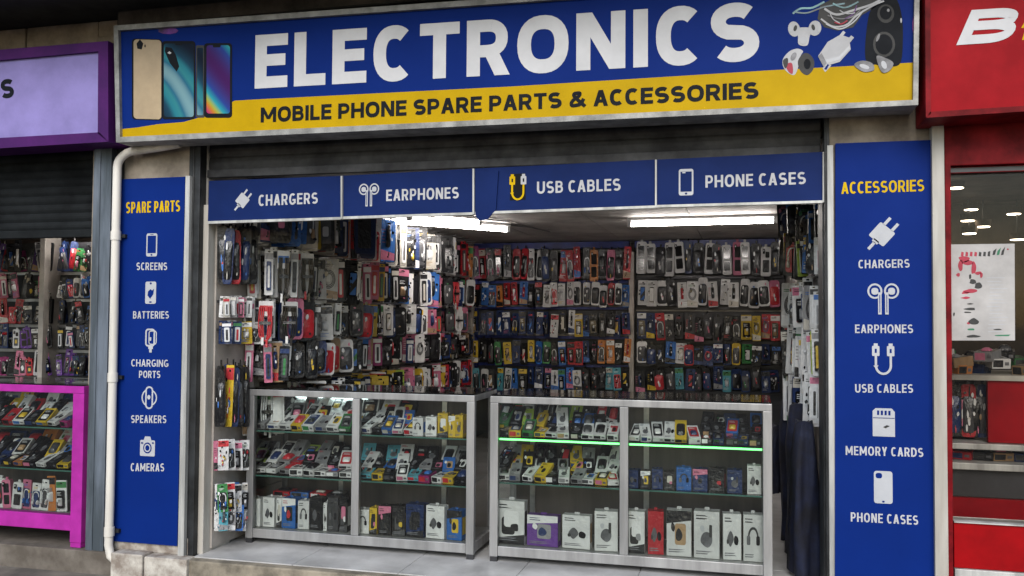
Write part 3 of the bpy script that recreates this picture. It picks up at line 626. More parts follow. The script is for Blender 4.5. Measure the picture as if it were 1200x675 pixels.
def proto_blister(k):
    b = MB(); b.slab(rrect(-.075, .075, 0, .27, .010), -.004, .004, 'pack_card', 'pack_side'); y = -.0046
    if k in (0, 3, 6): b.poly([(-.073, .205), (.073, .205), (.073, .258), (-.073, .258)], y, 'print_bright'); lines(b, -.06, .04, .24, 2, y-.001, 'print_dark')
    if k in (1, 5): b.poly([(-.073, .01), (.073, .01), (.073, .055), (-.073, .075)], y, 'print_mid')
    if k in (2, 7): b.poly(rrect(-.06, .06, .022, .19, .02), y, 'print_dark')
    b.poly(rrect(-.018, .018, .240, .25, .004), y-.0016, 'glossy_black')
    yy = y-.0012
    if k == 0: b.dome(rrect(-.035, .035, .07, .15, .014), yy, .03, 'plastic_white'); b.slab(rrect(-.02, -.01, .15, .18, .003), yy-.02, yy, 'plastic_clear_rim'); b.slab(rrect(.01, .02, .15, .18, .003), yy-.02, yy, 'plastic_clear_rim'); lines(b, -.06, .06, .05, 3, yy, 'print_mid')
    elif k == 1:
        for r_ in (.034, .043, .051):
            for k_, q in enumerate(stroke(sup(.0, .135, r_, r_*1.15, 0, 350, 22, 2), .006, True)): b.poly(q, yy-.0002*k_/20, 'print_dark')
        b.slab(rrect(-.014, .014, .12, .165, .004), yy-.014, yy, 'plastic_white'); lines(b, -.06, .05, .228, 2, yy, 'print_bright')
    elif k == 2:
        wire(b, [(-.03, .15), (-.024, .10), (0, .075), (.0, .035)], .005, yy-.001, 'plastic_white'); wire(b, [(.03, .15), (.024, .10), (0, .075)], .005, yy-.002, 'plastic_white')
        for s_ in (-1, 1): b.dome(blob(rg, s_*.03, .16, .016, .02, 8, .2), yy-.001, .02, 'print_mid')
        lines(b, -.05, .05, .225, 2, yy, 'print_bright')
    elif k == 3: b.slab(rrect(-.05, .05, .03, .185, .012), -.016, yy, 'glossy_black'); b.dome(rrect(-.028, .028, .05, .12, .008), -.0164, .014, 'print_mid'); lines(b, -.04, .03, .165, 3, -.0168, 'plastic_white')
    elif k == 4: b.slab(rrect(-.034, .034, .045, .20, .012), -.012, yy, 'glossy_black'); b.poly(rrect(-.029, .029, .055, .19, .006), -.0124, 'print_mid'); b.poly([(-.029, .06), (.029, .11), (.029, .16), (-.029, .10)], -.0128, 'print_bright'); lines(b, -.06, .06, .232, 2, yy, 'print_dark')
    elif k == 5: b.dome(rrect(-.022, .022, .09, .21, .012), yy, .026, 'print_dark'); b.dome(rrect(-.012, .012, .205, .235, .004), yy, .02, 'plastic_clear_rim'); lines(b, -.065, -.03, .20, 5, yy, 'print_mid', .02)
    elif k == 6:
        for i in range(9): b.dome(blob(rg, rg.uniform(-.05, .05), rg.uniform(.03, .18), rg.uniform(.008, .018), rg.uniform(.008, .02), 6), yy-.0003*i, .012, ['print_mid', 'plastic_white', 'print_dark', 'print_bright'][i % 4])
    else:
        wire(b, [(-.042, .09), (-.046, .14), (-.025, .175), (.025, .175), (.046, .14), (.042, .09)], .010, yy-.001, 'plastic_white')
        for s_ in (-1, 1): b.dome(rrect(s_*.04-.014, s_*.04+.014, .05, .10, .01), yy-.001, .018, 'print_mid')
        lines(b, -.05, .05, .225, 2, yy, 'print_bright')
    for i in range(5):
        b.poly(blob(rg, rg.uniform(-.055, .055), rg.uniform(.025, .23), rg.uniform(.006, .02), rg.uniform(.006, .024), 6), yy-.034-.0004*i, ['glossy_black', 'plastic_white', 'print_dark', 'print_bright', 'glossy_black'][(i+k) % 5])
    return b
def proto_pouch(k):
    b = MB(); b.slab(rrect(-.07, .07, 0, .26, .03), -.014, .010, 'pack_card', 'pack_side')
    b.dome(rrect(-.06, .06, .02, .2, .03), -.0142, .012, 'print_dark')
    for i in range(4): b.poly(blob(rg, rg.uniform(-.04, .04), rg.uniform(.03, .22), rg.uniform(.008, .018), rg.uniform(.008, .024)), -.030-.0004*i, ['print_bright', 'plastic_white', 'print_mid', 'print_bright'][i])
    b.box(-.012, .012, -.004, .004, .26, .285, 'glossy_black'); return b
def proto_cable(k):
    b = MB(); cm = ['plastic_white', 'glossy_black', 'print_bright', 'plastic_white'][k]
    b.slab(rrect(-.045, .045, .17, .27, .008), -.004, .004, 'pack_card', 'pack_side'); b.poly([(-.04, .20), (.04, .20), (.04, .24), (-.04, .24)], -.0046, 'print_bright')
    for i in range(3):
        x = .012+.011*i; y = -.012-.005*i
        b.tube([(-x, y, .23), (-x-.006, y, .12), (-x, y, .04), (-x*.4, y, .008), (x*.4, y, .008), (x, y, .04), (x+.006, y, .12), (x, y, .23)], .0048, cm, 6)
    b.slab(rrect(-.036, .036, .115, .135, .003), -.032, -.02, 'print_dark'); b.box(-.02, -.006, -.03, -.02, -.02, .03, 'plastic_white' if k != 1 else 'print_mid'); b.box(.006, .018, -.03, -.02, -.035, .02, cm); return b
def proto_strip(k):       # slim long retail sleeve with a cable in it
    b = MB(); b.slab(rrect(-.032, .032, 0, .31, .006), -.006, .006, 'pack_card', 'pack_side')
    b.poly([(-.03, .245), (.03, .245), (.03, .285), (-.03, .285)], -.0066, 'print_bright' if k != 1 else 'print_mid')
    b.slab(rrect(-.018, .018, .03, .23, .01), -.014, -.0062, ['plastic_white', 'print_dark', 'plastic_white'][k]); b.poly(rrect(-.008, .008, .05, .2, .006), -.0146, ['print_mid', 'print_bright', 'print_dark'][k])
    b.poly(rrect(-.010, .010, .292, .302, .003), -.0066, 'glossy_black'); return b
def products(b, k, y, x, z0, z1):
    """printed product picture: grey and dark shapes with small lines of type"""
    zc = (z0+z1)/2; hz_ = (z1-z0)/2
    if k == 0:
        b.poly(blob(rg, -.012, zc-.01, .024, .032, 8, .3), y, 'grey_print'); b.poly(blob(rg, .026, zc-.015, .018, .022, 7, .3), y-.0003, 'glossy_black'); b.poly(blob(rg, -.03, zc-.02, .010, .012, 6, .3), y-.0006, 'dark_ink')
    elif k == 1:
        b.poly(rrect(-.02, .034, z0+.02, z1-.03, .01), y, 'print_mid'); b.poly(blob(rg, .0, zc-.01, .022, .03, 7, .4), y-.0003, 'print_dark'); b.poly(blob(rg, -.03, zc+.02, .012, .02, 6, .4), y-.0006, 'print_bright')
    elif k == 2:
        for k_, q in enumerate(stroke(sup(0, zc, .028, .034, -20, 200, 16, 2), .010)): b.poly(q, y-.00004*k_, 'dark_ink')
        b.poly(rrect(-.040, -.018, zc-.028, zc+.006, .006), y-.0012, 'grey_print'); b.poly(rrect(.018, .040, zc-.028, zc+.006, .006), y-.0015, 'glossy_black')
    elif k == 3:
        b.poly(rrect(-.036, .02, z0+.015, zc+.02, .012), y, 'print_dark'); b.poly(rrect(-.026, .036, zc-.02, z1-.02, .012), y-.0003, 'print_bright'); b.poly(blob(rg, .02, zc-.02, .02, .022), y-.0006, 'print_mid')
    else:
        b.poly(blob(rg, .0, zc-.02, .030, .030, 9, .2), y, 'grey_print'); b.poly(rrect(.012, .026, zc-.01, zc+.035, .004), y-.0003, 'dark_ink'); b.poly(blob(rg, -.02, zc+.02, .012, .016), y-.0006, 'icon_grey')
    lines(b, -x, x*.2, z1, 2, y-.0009, 'print_dark'); lines(b, -x, x*.8, z0, 2, y-.0009, 'grey_print', .008)
def proto_box(k):
    b = MB(); b.box(-.06, .06, -.04, .04, 0, .17, 'pack_card'); y = -.0404
    if k == 1: b.poly([(-.0598, .12), (.0598, .135), (.0598, .1698), (-.0598, .1698)], y, 'print_bright')
    if k == 3: b.poly([(-.0598, .0), (.0598, .0), (.0598, .04), (-.0598, .022)], y, 'print_dark')
    products(b, k, y-.0004, .05, .022, .152)
    b.add([(.0604, -.03, .03), (.0604, .03, .03), (.0604, .03, .13), (.0604, -.03, .13)], [(0, 1, 2, 3)], 'print_mid')
    b.add([(-.06, -.012, .1704), (.06, -.012, .1704), (.06, -.008, .1704), (-.06, -.008, .1704)], [(0, 1, 2, 3)], 'grey_print'); b.poly(rrect(-.012, .012, .171, .182, .004), -.002, 'pack_side'); return b
def proto_flat(k):        # low carton, printed lid (seen from above), lies on its back
    b = MB(); b.box(-.055, .055, -.018, .018, 0, .16, 'pack_card'); y = -.0184
    if k == 2: b.dome(rrect(-.04, .04, .03, .13, .02), y-.0015, .02, 'print_dark')
    elif k == 1: b.poly(rrect(-.045, .045, .02, .14, .01), y, 'print_dark'); b.dome(rrect(-.03, .03, .04, .09, .01), y-.0004, .012, 'print_mid'); lines(b, -.035, .03, .125, 2, y-.001, 'plastic_white')
    else: products(b, [0, 3, 2, 4, 1][k], y, .045, .02, .145)
    m = ['print_dark', 'print_bright', 'glossy_black', 'print_mid', 'print_dark'][k]
    b.add([(-.05, -.013, -.0004), (-.05, .013, -.0004), (.01, .013, -.0004), (.01, -.013, -.0004)], [(0, 1, 2, 3)], m); b.add([(.02, -.006, -.0004), (.02, .006, -.0004), (.045, .006, -.0004), (.045, -.006, -.0004)], [(0, 1, 2, 3)], 'grey_print'); return b
KINDS = {'c': ('phone_case', 'phone case', 'phone case', proto_case, 3, .16, .27), 'B': ('blister_pack', 'blister pack', 'blister pack', proto_blister, 8, .15, .27),
         'd': ('soft_pouch', 'shiny pouch', 'pouch', proto_pouch, 3, .14, .26), 'l': ('coiled_cable', 'coiled cable', 'cable', proto_cable, 4, .09, .27),
         's': ('cable_sleeve', 'slim cable sleeve', 'cable', proto_strip, 3, .064, .31), 'x': ('upright_box', 'upright box', 'box', proto_box, 5, .12, .17),
         'f': ('flat_carton', 'flat carton', 'box', proto_flat, 5, .11, .16)}
PROTO = {}
for k, v in KINDS.items(): PROTO[k] = [v[3](i).mesh(v[0], .0012 if k in 'xf' and False else 0) for i in range(v[4])]
ORD = 'first second third fourth fifth sixth seventh eighth ninth tenth eleventh twelfth thirteenth fourteenth fifteenth sixteenth seventeenth eighteenth nineteenth twentieth'.split()
def ordn(i): return ORD[i] if i < 20 else ('thirtieth' if i == 29 else ('twenty-' if i < 29 else 'thirty-')+ORD[(i-20) % 10])
gr = random.Random(5)
def mix(seed, n, kinds, cols):
    q = random.Random(seed); out = []; c = 'k'
    while len(out) < n:
        k = q.choice(kinds); c = q.choice(cols)
        for _ in range(q.choice((1, 1, 2, 2, 3))): out.append(k+(c if q.random() < .75 else q.choice(cols)))
    return ' '.join(out[:n])
def good(kc, loc, rz, wd, hh, where, group, variant=None, tilt=0, roll=0, dz=1.0):
    k, c = kc[0], kc[1]; name, noun, cat, _, n, w0, h0 = KINDS[k]
    v = gr.randrange(n) if variant is None else variant
    if k == 'B' and v in (2, 4, 5): name, noun, cat = 'hanging_card', 'hanging card', 'carded goods'  # blister pack variants given a second object name; names seed the print colours
    o = bpy.data.objects.new(name, PROTO[k][v]); COL.objects.link(o)
    col, cn = PAL[c]; j = gr.uniform(.82, 1.08); o.color = (*[min(.8, x*j) for x in col], 1)
    o.scale = (wd/w0, dz, hh/h0); o.location = loc; o.rotation_euler = (tilt, roll, rz)
    return tag(o, f'{cn} {noun} {where}', cat, group)
def row(codes, where, group, place):
    """codes: a row of goods; place(i, n) -> loc, rz, width, height, keyword extras; counted from the nearer end of the row"""
    items = codes.split(); n = len(items)
    for i, kc in enumerate(items):
        loc, rz, wd, hh, ex = place(i, n)
        good(kc, loc, rz, wd, hh, where(i, n), group, **ex)

# ================================================================== BACK WALL RACKS
def back_rack(label, x0, x1, nrail, blue):
    t = thing('display_rack', label, 'display rack', ((x0+x1)/2, YB, 0), 'wall racks in the shop')
    b = MB(); b.box(x0, x1, YB+.02, YB+.20, .01, 2.10, 'slatwall_dark')
    b.obj('back_board', t)
    for z in nrail:
        b = MB(); b.box(x0+.01, x1-.01, YB-.005, YB+.019, z+.30, z+.325, 'slatwall'); b.box(x0+.01, x1-.01, YB-.03, YB+.018, z-.035, z-.005, blue); b.obj('rail', t)
    b = MB(); b.box(x0, x1, YB-.06, YB+.019, 2.085, 2.155, 'rack_blue'); b.obj('top_strip', t)
    return t
xm = at(741, 400, YB).x; xbl = XL+.03; xbr = at(916, 400, YB).x
rowsL = [(328, 290), (358.5, 331), (393, 365), (426, 398), (457, 431)]
rowsR = [(322, 284), (359, 327), (399, 367), (427, 402), (458, 431)]
zl = [at(640, r[0], YB-.1).z for r in rowsL]; zr = [at(830, r[0], YB-.1).z for r in rowsR]
tb = back_rack('blue edged wall rack of hanging packs filling the far wall by the corner', xbl, xm-.03, zl, 'rack_blue')
b = MB(); b.box(xbl-.02, xbl+.035, YB-.05, YB+.018, .01, 2.06, 'rack_blue'); b.obj('side_strip', tb)
back_rack('dark far wall rack of hanging packs nearer the aisle', xm+.03, XR-.01, zr, 'rail')
b = MB(); b.box(xm-.027, xm+.027, YB-.10, YB+.19, .01, 2.04, 'upright'); tag(b.obj('rack_upright', bev=.004), 'white upright dividing the two far wall racks', 'upright')
b = MB(); xq = XL+.028; b.box(XL+.003, XL+.05, YB-.16, YB-.09, .01, 2.12, 'upright'); tag(b.obj('rack_upright', bev=.004), 'white upright in the far corner where the two racked walls meet', 'upright')
RN = ['top row', 'second row', 'third row', 'fourth row', 'lowest row']
DK = 'kkkkkkknnKwwwwrrpymboe'; LT = 'wwwwwwkkkpryobWe'; YL = 'kkkkkknnyyywwrogbg'; MX = 'kkkknnnwwwrmbbgcc'
BL = [mix(1, 20, 'BBBBcd', DK), mix(2, 20, 'BBBBd', 'kknnnwwrrpob'), mix(3, 20, 'BBBBd', 'wwwwkkknnncyW'), mix(4, 20, 'BBBd', YL), mix(5, 20, 'BBBBd', MX)]
BR = ['cw cw dk cw cw dn dk cw dk cw cp cw dk cw dk', mix(7, 14, 'BBBBd', LT), mix(8, 15, 'BBBBd', 'kkkkknKrryn'), mix(9, 15, 'BBBd', YL), mix(10, 15, 'BBBd', 'nnnnkkkbbcgc')]
def back_bay(rows, codes, x0, x1, anchors, rel):
    for ri, ((yb, yt), cd) in enumerate(zip(rows, codes)):
        items_ = cd.split()
        def place(i, n):
            p = (x1-x0)/n; x = x0+p*(i+.5)+gr.uniform(-1.2, 1.2); Y = YB-.09-gr.uniform(0, .05)
            a, c = at(x, yb, Y), at(x, yt, Y); h = (c.z-a.z)*gr.uniform(.90, 1.04)
            wd = p*.0091*gr.uniform(.80, 1.08)
            return (a.x, Y, a.z+gr.uniform(-.02, .02)), R(gr.uniform(-16, 16)), wd, h, dict(roll=R(gr.uniform(-4, 4)), **(dict(variant=gr.choice((0, 0, 2))) if items_[i].startswith('cw') else {}))
        def where(i, n):
            k, an = (i, anchors[0]) if i < n/2 else (n-1-i, anchors[1])
            return f"{ordn(k)} {an}, far wall's {RN[ri]}"
        row(cd, where, f'goods hanging in the far wall racks', place)
back_bay(rowsL, BL, 553, 738, ('from the corner upright', 'before the dividing upright'), 0)
back_bay(rowsR, BR, 746, 914, ('past the dividing upright', 'from the aisle end'), 0)

# ================================================================== SIDE WALL RACK
LZ = [1.76, 1.44, 1.18, .94, .62]; LH = [.34, .29, .24, .23, .27]
t = thing('display_rack', 'pale slatted wall rack of hanging packs along the long side wall', 'display rack', (XL, 2.8, 0), 'wall racks in the shop')
b = MB()
for k in range(17): b.box(XL+.002, XL+.022, .55, YB-.17, .02+k*.122, .02+k*.122+.114, 'slatwall')
b.obj('back_board', t)
for z, h in zip(LZ, LH):
    b = MB(); b.box(XL+.023, XL+.045, .6, YB-.2, z-.05, z-.02, 'rail'); b.box(XL+.023, XL+.035, .6, YB-.2, z+h+.012, z+h+.024, 'wire')
    y = .7
    while y < YB-.3: b.tube([(XL+.03, y, z+h+.02), (XL+.24, y, z+h+.02), (XL+.25, y, z+h+.035)], .003, 'wire', 5); y += .22
    b.obj('hook_rail', t)
LW = ['cw ck Bn cw cb Bk cW cb '+mix(21, 66, 'ccBBBdsss', 'kkkkknnwwwryobrW'), 'sw sw lw sW sw sw lw sw sw sw lw sw sw sr sw '+mix(22, 60, 'BBBddssl', 'kkkkkknnwwwrpylb'),
      'sw lw sw dk sw lw sw '+mix(23, 66, 'BBBddssl', 'kkkkkknnwwwymp'), mix(24, 72, 'BBBddssl', 'kkkkknnwwwttmp'), 'Bw lw sw Be Bw lw '+mix(25, 26, 'BBdss', 'kkkwwrn')+' By By By By '+mix(26, 38, 'BBBds', 'kkwwrrypol')]
for ri, cd in enumerate(LW):
    def place(i, n):
        y = .40+(YB-.86)*((i+.5)/n)**1.3+gr.uniform(-.02, .02); z = LZ[ri]; h = LH[ri]*gr.uniform(.88, 1.08)
        x = XL+(.17+gr.uniform(-.03, .10) if i % 3 else .07)*(1-.5*(i/n)**2)
        return (x, y, z+gr.uniform(-.015, .015)+(LH[ri]-h)*.5), R(26+34*((i+.5)/n)**.7+gr.uniform(-14, 14)), gr.uniform(.075, .125)*{'l': .8, 's': .55, 'c': 1.15}.get(cd.split()[i][0], 1)*(1+.25*i/n), h, dict(roll=R(gr.uniform(-3, 3)))
    def where(i, n):
        k, an = (i, 'street end') if i < n/2 else (n-1-i, 'far corner')
        return f"{ordn(k)} from the {an} in the side wall's {RN[ri]}"
    row(cd, where, 'goods hanging on the side wall rack', place)

# narrow rack just inside the opening
t = thing('pegboard_rack', 'narrow white pegboard of packs just inside the opening by the jamb', 'display rack', (XL, .3, 0), 'wall racks in the shop')
b = MB(); b.box(XL+.002, XL+.03, .10, .52, .02, 1.93, 'upright'); b.obj('board', t)
for z in (.22, .53, .80, 1.26, 1.42, 1.80):
    b = MB(); b.box(XL+.031, XL+.042, .11, .51, z-.02, z-.005, 'rail'); b.obj('rail', t)
near = [('A', 266, 333, 'dk dn dk dr dk dk dn dk', 'd', 'top cluster'), ('B', 347, 372, 'sw ss sw se sw sp sw sw sW', 's', 'row under the top cluster'), ('C', 376, 403, 'sn sn sw sn sw By Bw Bw', '', 'middle row'),
        ('D', 428, 500, 'dk dk dn By dk dn dk dk By dk', 'd', 'row below the middle'), ('E', 515, 551, 'Bp Bw Bp Bw sw Bw Bp Bw', '', 'last but one row'), ('F', 565, 600, 'Bw Bg Be Bw Bb Bw Bc Bw', '', 'bottom double row'), ('G', 592, 622, 'Bw Bc Bw Be Bw Bb Bw Bw', '', 'very lowest row')]
for nm, yt, yb, cd, _, rn in near:
    cd = cd.replace('ss', 'sW')
    x0, x1 = (259, 298) if nm in 'AB' else ((258, 302) if nm == 'C' else (255, 289))
    def place(i, n):
        x = x0+(x1-x0)*(i+.5)/n; a = atx(x, yb, XL+.075+.03*(i % 2)); Y = a.y; h = at(x, yt, Y).z-a.z
        return (a.x, Y, a.z), R(30+gr.uniform(-14, 14)), (x1-x0)/n*.0125*gr.uniform(.85, 1.2)*(.7 if cd.split()[i][0] == 's' else 1), h*gr.uniform(.93, 1.03), dict(roll=R(gr.uniform(-3, 3)))
    def where(i, n): return f'{ordn(i)} from the jamb in the pegboard\'s {rn}'
    row(cd, where, 'goods on the pegboard inside the opening', place)

# ================================================================== AISLE SIDE RACK (right of the green lit counter)
t = thing('hook_rack', 'wire hook rack of hanging cables inside the aisle jamb', 'display rack', (XR, 1, 0), 'wall racks in the shop')
b = MB(); b.box(XR-.03, XR-.002, .32, 2.4, .95, 2.1, 'slatwall_dark'); b.obj('back_board', t)
for z in (2.02, 1.86, 1.55, 1.28, 1.05):
    b = MB(); b.box(XR-.045, XR-.031, .34, 2.35, z, z+.02, 'wire'); b.obj('rail', t)
aisle = [(240, 282, 'sk Bk sk sl dk sk sy Bk sk sb sk sk', 'top row', 'sk'), (276, 324, 'sk dk sy Bk sk dk sl sk Bb dk sk sw', 'upper row', ''), (331, 384, 'sw Bw sw Bw sw sW Bw sw sw Be sw sw sw', 'middle row', ''), (383, 440, 'sw Bk Bw sw sg Bw sw sw Bw sw sl sw', 'lower row', ''), (434, 496, 'sw sg Bw sw Bn sw sw sw Bw sw sw', 'lowest row', '')]
for yt, yb, cd, rn, _ in aisle:
    x0, x1 = (915, 963) if yt < 280 else (921, 960)
    def place(i, n):
        x = x0+(x1-x0)*(i+.5)/n; Y = 1.25-.85*((i+.5)/n)+gr.uniform(-.06, .06); j = gr.uniform(-5, 5); a = at(x, yb+j, Y); h = at(x, yt+j, Y).z-a.z
        return (a.x, Y, a.z), R(gr.uniform(-22, 14)), gr.uniform(.034, .055)*(1.9 if cd.split()[i][0] in 'Bd' else 1), h*gr.uniform(.85, 1.05), dict(roll=R(gr.uniform(-3, 3)))
    def where(i, n):
        k, an = (i, 'far end') if i < n/2 else (n-1-i, 'jamb')
        return f"{ordn(k)} from the {an} in the aisle rack's {rn}"
    row(cd, where, 'goods hanging in the aisle rack', place)
def cloth(label, x0, x1, y, z0, z1, folds, seed, cat, name):
    r2 = random.Random(seed); b = MB(); n = folds*6; m = 9; vs = []
    for j in range(m):
        v = j/(m-1); sh = 1-.30*max(0, v-.75)/.25
        for i in range(n):
            a = 2*math.pi*i/n; rad = (1+.20*math.sin(a*folds+v*2.2+seed)+.10*math.sin(a*(folds+3)-v*5)+.05*math.sin(a*11+v*9))*(1-.10*v)
            vs.append(((x0+x1)/2+(x1-x0)/2*rad*sh*math.cos(a), y+.11*rad*sh*math.sin(a), z0+(z1-z0)*v+.01*math.sin(a*3)))
    fs = [(j*n+i, j*n+(i+1) % n, (j+1)*n+(i+1) % n, (j+1)*n+i) for j in range(m-1) for i in range(n)]
    b.add(vs, fs+[tuple(range((m-1)*n, m*n))], 'navy_cloth', True); return tag(b.obj(name), label, cat)
for k_, (xx0, xx1, yy, top, lab) in enumerate(((926, 960, .46, .80, 'dark navy garment hanging in folds beside the jamb, the one closest to the street'), (921, 954, .80, .86, 'dark navy garment hanging behind the first one under the aisle rack'), (915, 945, 1.25, .90, 'dark navy garment hanging last of three under the aisle rack'))):
    cloth(lab, at(xx0, 600, yy).x, at(xx1, 600, yy).x, yy, .03, top, 4, 3+k_, 'garment', 'hanging_garment')['group'] = 'garments under the aisle rack'
cloth('small navy bag standing in the aisle behind the green lit counter', at(902, 560, 1.5).x, at(921, 560, 1.5).x, 1.5, .25, .66, 4, 9, 'bag', 'shoulder_bag')

# ================================================================== CEILING TUBES
def tube_light(label, a, c):
    a, c = Vector(a), Vector(c); mid = (a+c)/2; L = (c-a).length; t = thing('tube_light', label, 'light', (mid.x, mid.y, CZ), 'fluorescent tubes on the shop ceiling'); d = c-a
    t.rotation_euler.z = math.atan2(d.y, d.x)
    b = MB(); b.box(-L/2, L/2, -.03, .03, -.025, -.002, 'plastic_white'); b.box(-L/2, -L/2+.03, -.022, .022, -.075, -.026, 'plastic_white'); b.box(L/2-.03, L/2, -.022, .022, -.075, -.026, 'plastic_white'); b.tube([(L/2, 0, -.012), (L/2+.3, .06, -.008), (L/2+.7, .3, -.008)], .006, 'wire', 6); b.obj('fixture', t, loc=(0, 0, 0))
    b = MB(); b.tube([(-L/2+.03, 0, -.055), (L/2-.03, 0, -.055)], .017, 'tube_glow', 10); b.obj('tube', t, loc=(0, 0, 0))
zt = CZ-.05
tube_light('bright tube light over the racks behind the PHONE CASES panel', atz(736, 262.5, zt), atz(911, 258, zt))
tube_light('slanting tube light behind the EARPHONES panel, the lower one', atz(447, 257.5, zt), atz(596, 269, zt))
tube_light('slanting tube light behind the EARPHONES panel, partly hidden above the other', atz(478, 254.5, zt), atz(563, 261.5, zt))

# ================================================================== GLASS COUNTERS
def counter(name, label, X0, X1, xm, y0, depth, top, leg, fw, m, shelves, ledm=None, cap='counter_glass', group='glass counters of the shop', back='cabinet_back', topw=None):
    t = thing(name, label, 'display counter', ((X0+X1)/2, y0, 0), group); y1 = y0+depth; tw = topw or fw
    zb = leg+fw*1.15
    b = MB()        # one welded frame
    for y in (y0, y1-fw*.8):
        for x in (X0, X1-fw): b.box(x, x+fw, y, y+fw*.8, .031, top-tw, m)
        b.box(X0, X1, y-.002, y+fw*.8+.001, top-tw, top-.008, m)
        b.box(X0+fw+.001, X1-fw-.001, y+.002, y+fw*.8-.002, leg, zb, m)
    if xm: b.box(xm-fw*.5, xm+fw*.5, y0+.001, y0+fw*.78, zb+.001, top-tw-.001, m)
    for x in (X0, X1-fw):
        b.box(x+.002, x+fw-.002, y0+fw*.8+.001, y1-fw*.8-.001, top-tw+.002, top-.010, m); b.box(x+.002, x+fw-.002, y0+fw*.8+.001, y1-fw*.8-.001, leg, zb, m)
    b.obj('frame', t, bev=.003)
    for x in (X0, X1-fw):
        for y in (y0, y1-fw*.8):
            b = MB(); b.box(x+.003, x+fw-.003, y+.003, y+fw*.8-.003, .004, .030, 'rail' if m != 'magenta_paint' else m); b.obj('leg', t)
    b = MB(); b.box(X0+fw, X1-fw, y0+fw*.82, y1-fw*.82, zb-.012, zb-.002, 'cabinet_floor'); b.obj('base_board', t)
    b = MB(); b.box(X0+fw, X1-fw, y1-fw*.8-.012, y1-fw*.8-.004, zb, top-tw, back); b.obj('back_panel', t)
    b = MB(); b.box(X0+.004, X1-.004, y0+.004, y1-.004, top-.0078, top, cap); b.obj('glass_top', t)
    edges = [X0+fw]+([xm-fw*.5, xm+fw*.5] if xm else [])+[X1-fw]
    for i in range(0, len(edges), 2):
        b = MB(); b.add([(edges[i], y0+.012, zb), (edges[i+1], y0+.012, zb), (edges[i+1], y0+.012, top-tw), (edges[i], y0+.012, top-tw)], [(0, 1, 2, 3)], 'counter_glass'); b.obj('front_pane', t)
    for x in (X0+fw*.5, X1-fw*.5):
        b = MB(); b.add([(x, y0+fw, zb), (x, y1-fw, zb), (x, y1-fw, top-tw), (x, y0+fw, top-tw)], [(0, 1, 2, 3)], 'counter_glass'); b.obj('side_pane', t)
    for k, z in enumerate(shelves):
        for i in range(0, len(edges), 2):
            b = MB(); b.box(edges[i]+.002, edges[i+1]-.002, y0+.030, y1-fw-.004, z-.008, z, 'shelf_glass'); b.box(edges[i]+.002, edges[i+1]-.002, y0+.0265, y0+.0297, z-.008, z, 'glass_edge'); s = b.obj('shelf', t)
            if ledm and k == 0:
                b = MB(); b.box(edges[i]+.004, edges[i+1]-.004, y0+.018, y0+.026, z-.011, z-.002, ledm); l = b.obj('light_strip', s); l.location = (0, 0, 0)
    return t
cLx0, cLx1 = at(288.5, 545, YC).x, at(555.5, 545, YC).x
cRx0, cRx1 = at(574, 545, YC).x, at(905, 545, YC).x
cLm, cRm = at(416, 545, YC).x, at(731, 545, YC).x
TOP = .905
sL = [at(350, 506, YC+.03).z, at(350, 559, YC+.03).z]; sR = [at(740, 519, YC+.03).z, at(740, 573, YC+.03).z]
ctL = counter('glass_counter', 'aluminium framed glass counter without the green light strip', cLx0, cLx1, cLm, YC, .46, TOP, .036, .045, 'aluminium', sL)
ctR = counter('glass_counter', 'aluminium framed glass counter with a glowing green light strip', cRx0, cRx1, cRm, YC, .46, TOP, .036, .045, 'aluminium', sR, 'green_led')
b = MB(); b.box(cLx0+.06, cLm-.06, YC+.30, YC+.315, TOP-.075, TOP-.06, 'white_led'); b.obj('light_strip', ctL)
for xx in (cLx0+.40, cLm+.38):
    b = MB(); b.box(xx, xx+.03, YC+.40, YC+.412, .1, TOP-.06, 'alu_bright'); b.obj('back_stile', ctL)
for xx in (cRx0+.13, cRm+.06):
    b = MB(); b.box(xx, xx+.03, YC+.40, YC+.412, .1, TOP-.06, 'alu_bright'); b.obj('back_stile', ctR)

def shelf_front(z, specs, side, grp, Y=YC+.05, bay=''):
    """specs: x0, x1, y top (photo scale) and code for goods standing in the front row of a shelf"""
    for i, (x0, x1, yt, cd, var) in enumerate(specs):
        Yk = Y+.045; xc = (x0+x1)/2; p = ray(xc, 500); s = (Yk-EYE.y)/p.y
        a = EYE+p*s; X0, X1 = at(x0, 500, Yk).x, at(x1, 500, Yk).x; zt_ = at(xc, yt, Yk).z
        good(cd, (a.x, Yk, z+.001), R(gr.uniform(-7, 7)), (X1-X0)*.95, max(.03, zt_-z), side(i, len(specs)), grp, var, dz=gr.uniform(.7, .95))
def shelf_flats(z, x0, x1, Y0, codes, side, grp, lean=62, h=.12, rowsn=3):
    """low cartons leaning back in overlapping rows"""
    items = codes.split(); lean += 8; h *= .86
    if rowsn == 3: items = (items+items[::2]+items[1::3])[:max(len(items), int(abs(x1-x0)/4.6))]
    n = len(items); per = math.ceil(n/rowsn)
    for i, kc in enumerate(items):
        r, k = divmod(i, per); m = min(per, n-r*per)
        xa, xb = at(x0, 500, Y0+r*.09).x, at(x1, 500, Y0+r*.09).x; p = (xb-xa)/m; X = xa+p*(k+.5)+gr.uniform(-.006, .006)
        la = R(lean+gr.uniform(-12, 12)-r*14); th = .032*gr.uniform(.7, 1.2); hh = h*gr.uniform(.85, 1.15)
        good(kc, (X, Y0+r*.09+.012, z+.018*math.sin(la)*.9+.003+r*.03), R(gr.uniform(-16, 16)), p*gr.uniform(.86, 1.0), hh, side(r, k, m), grp, None, tilt=-la, dz=th/.036)
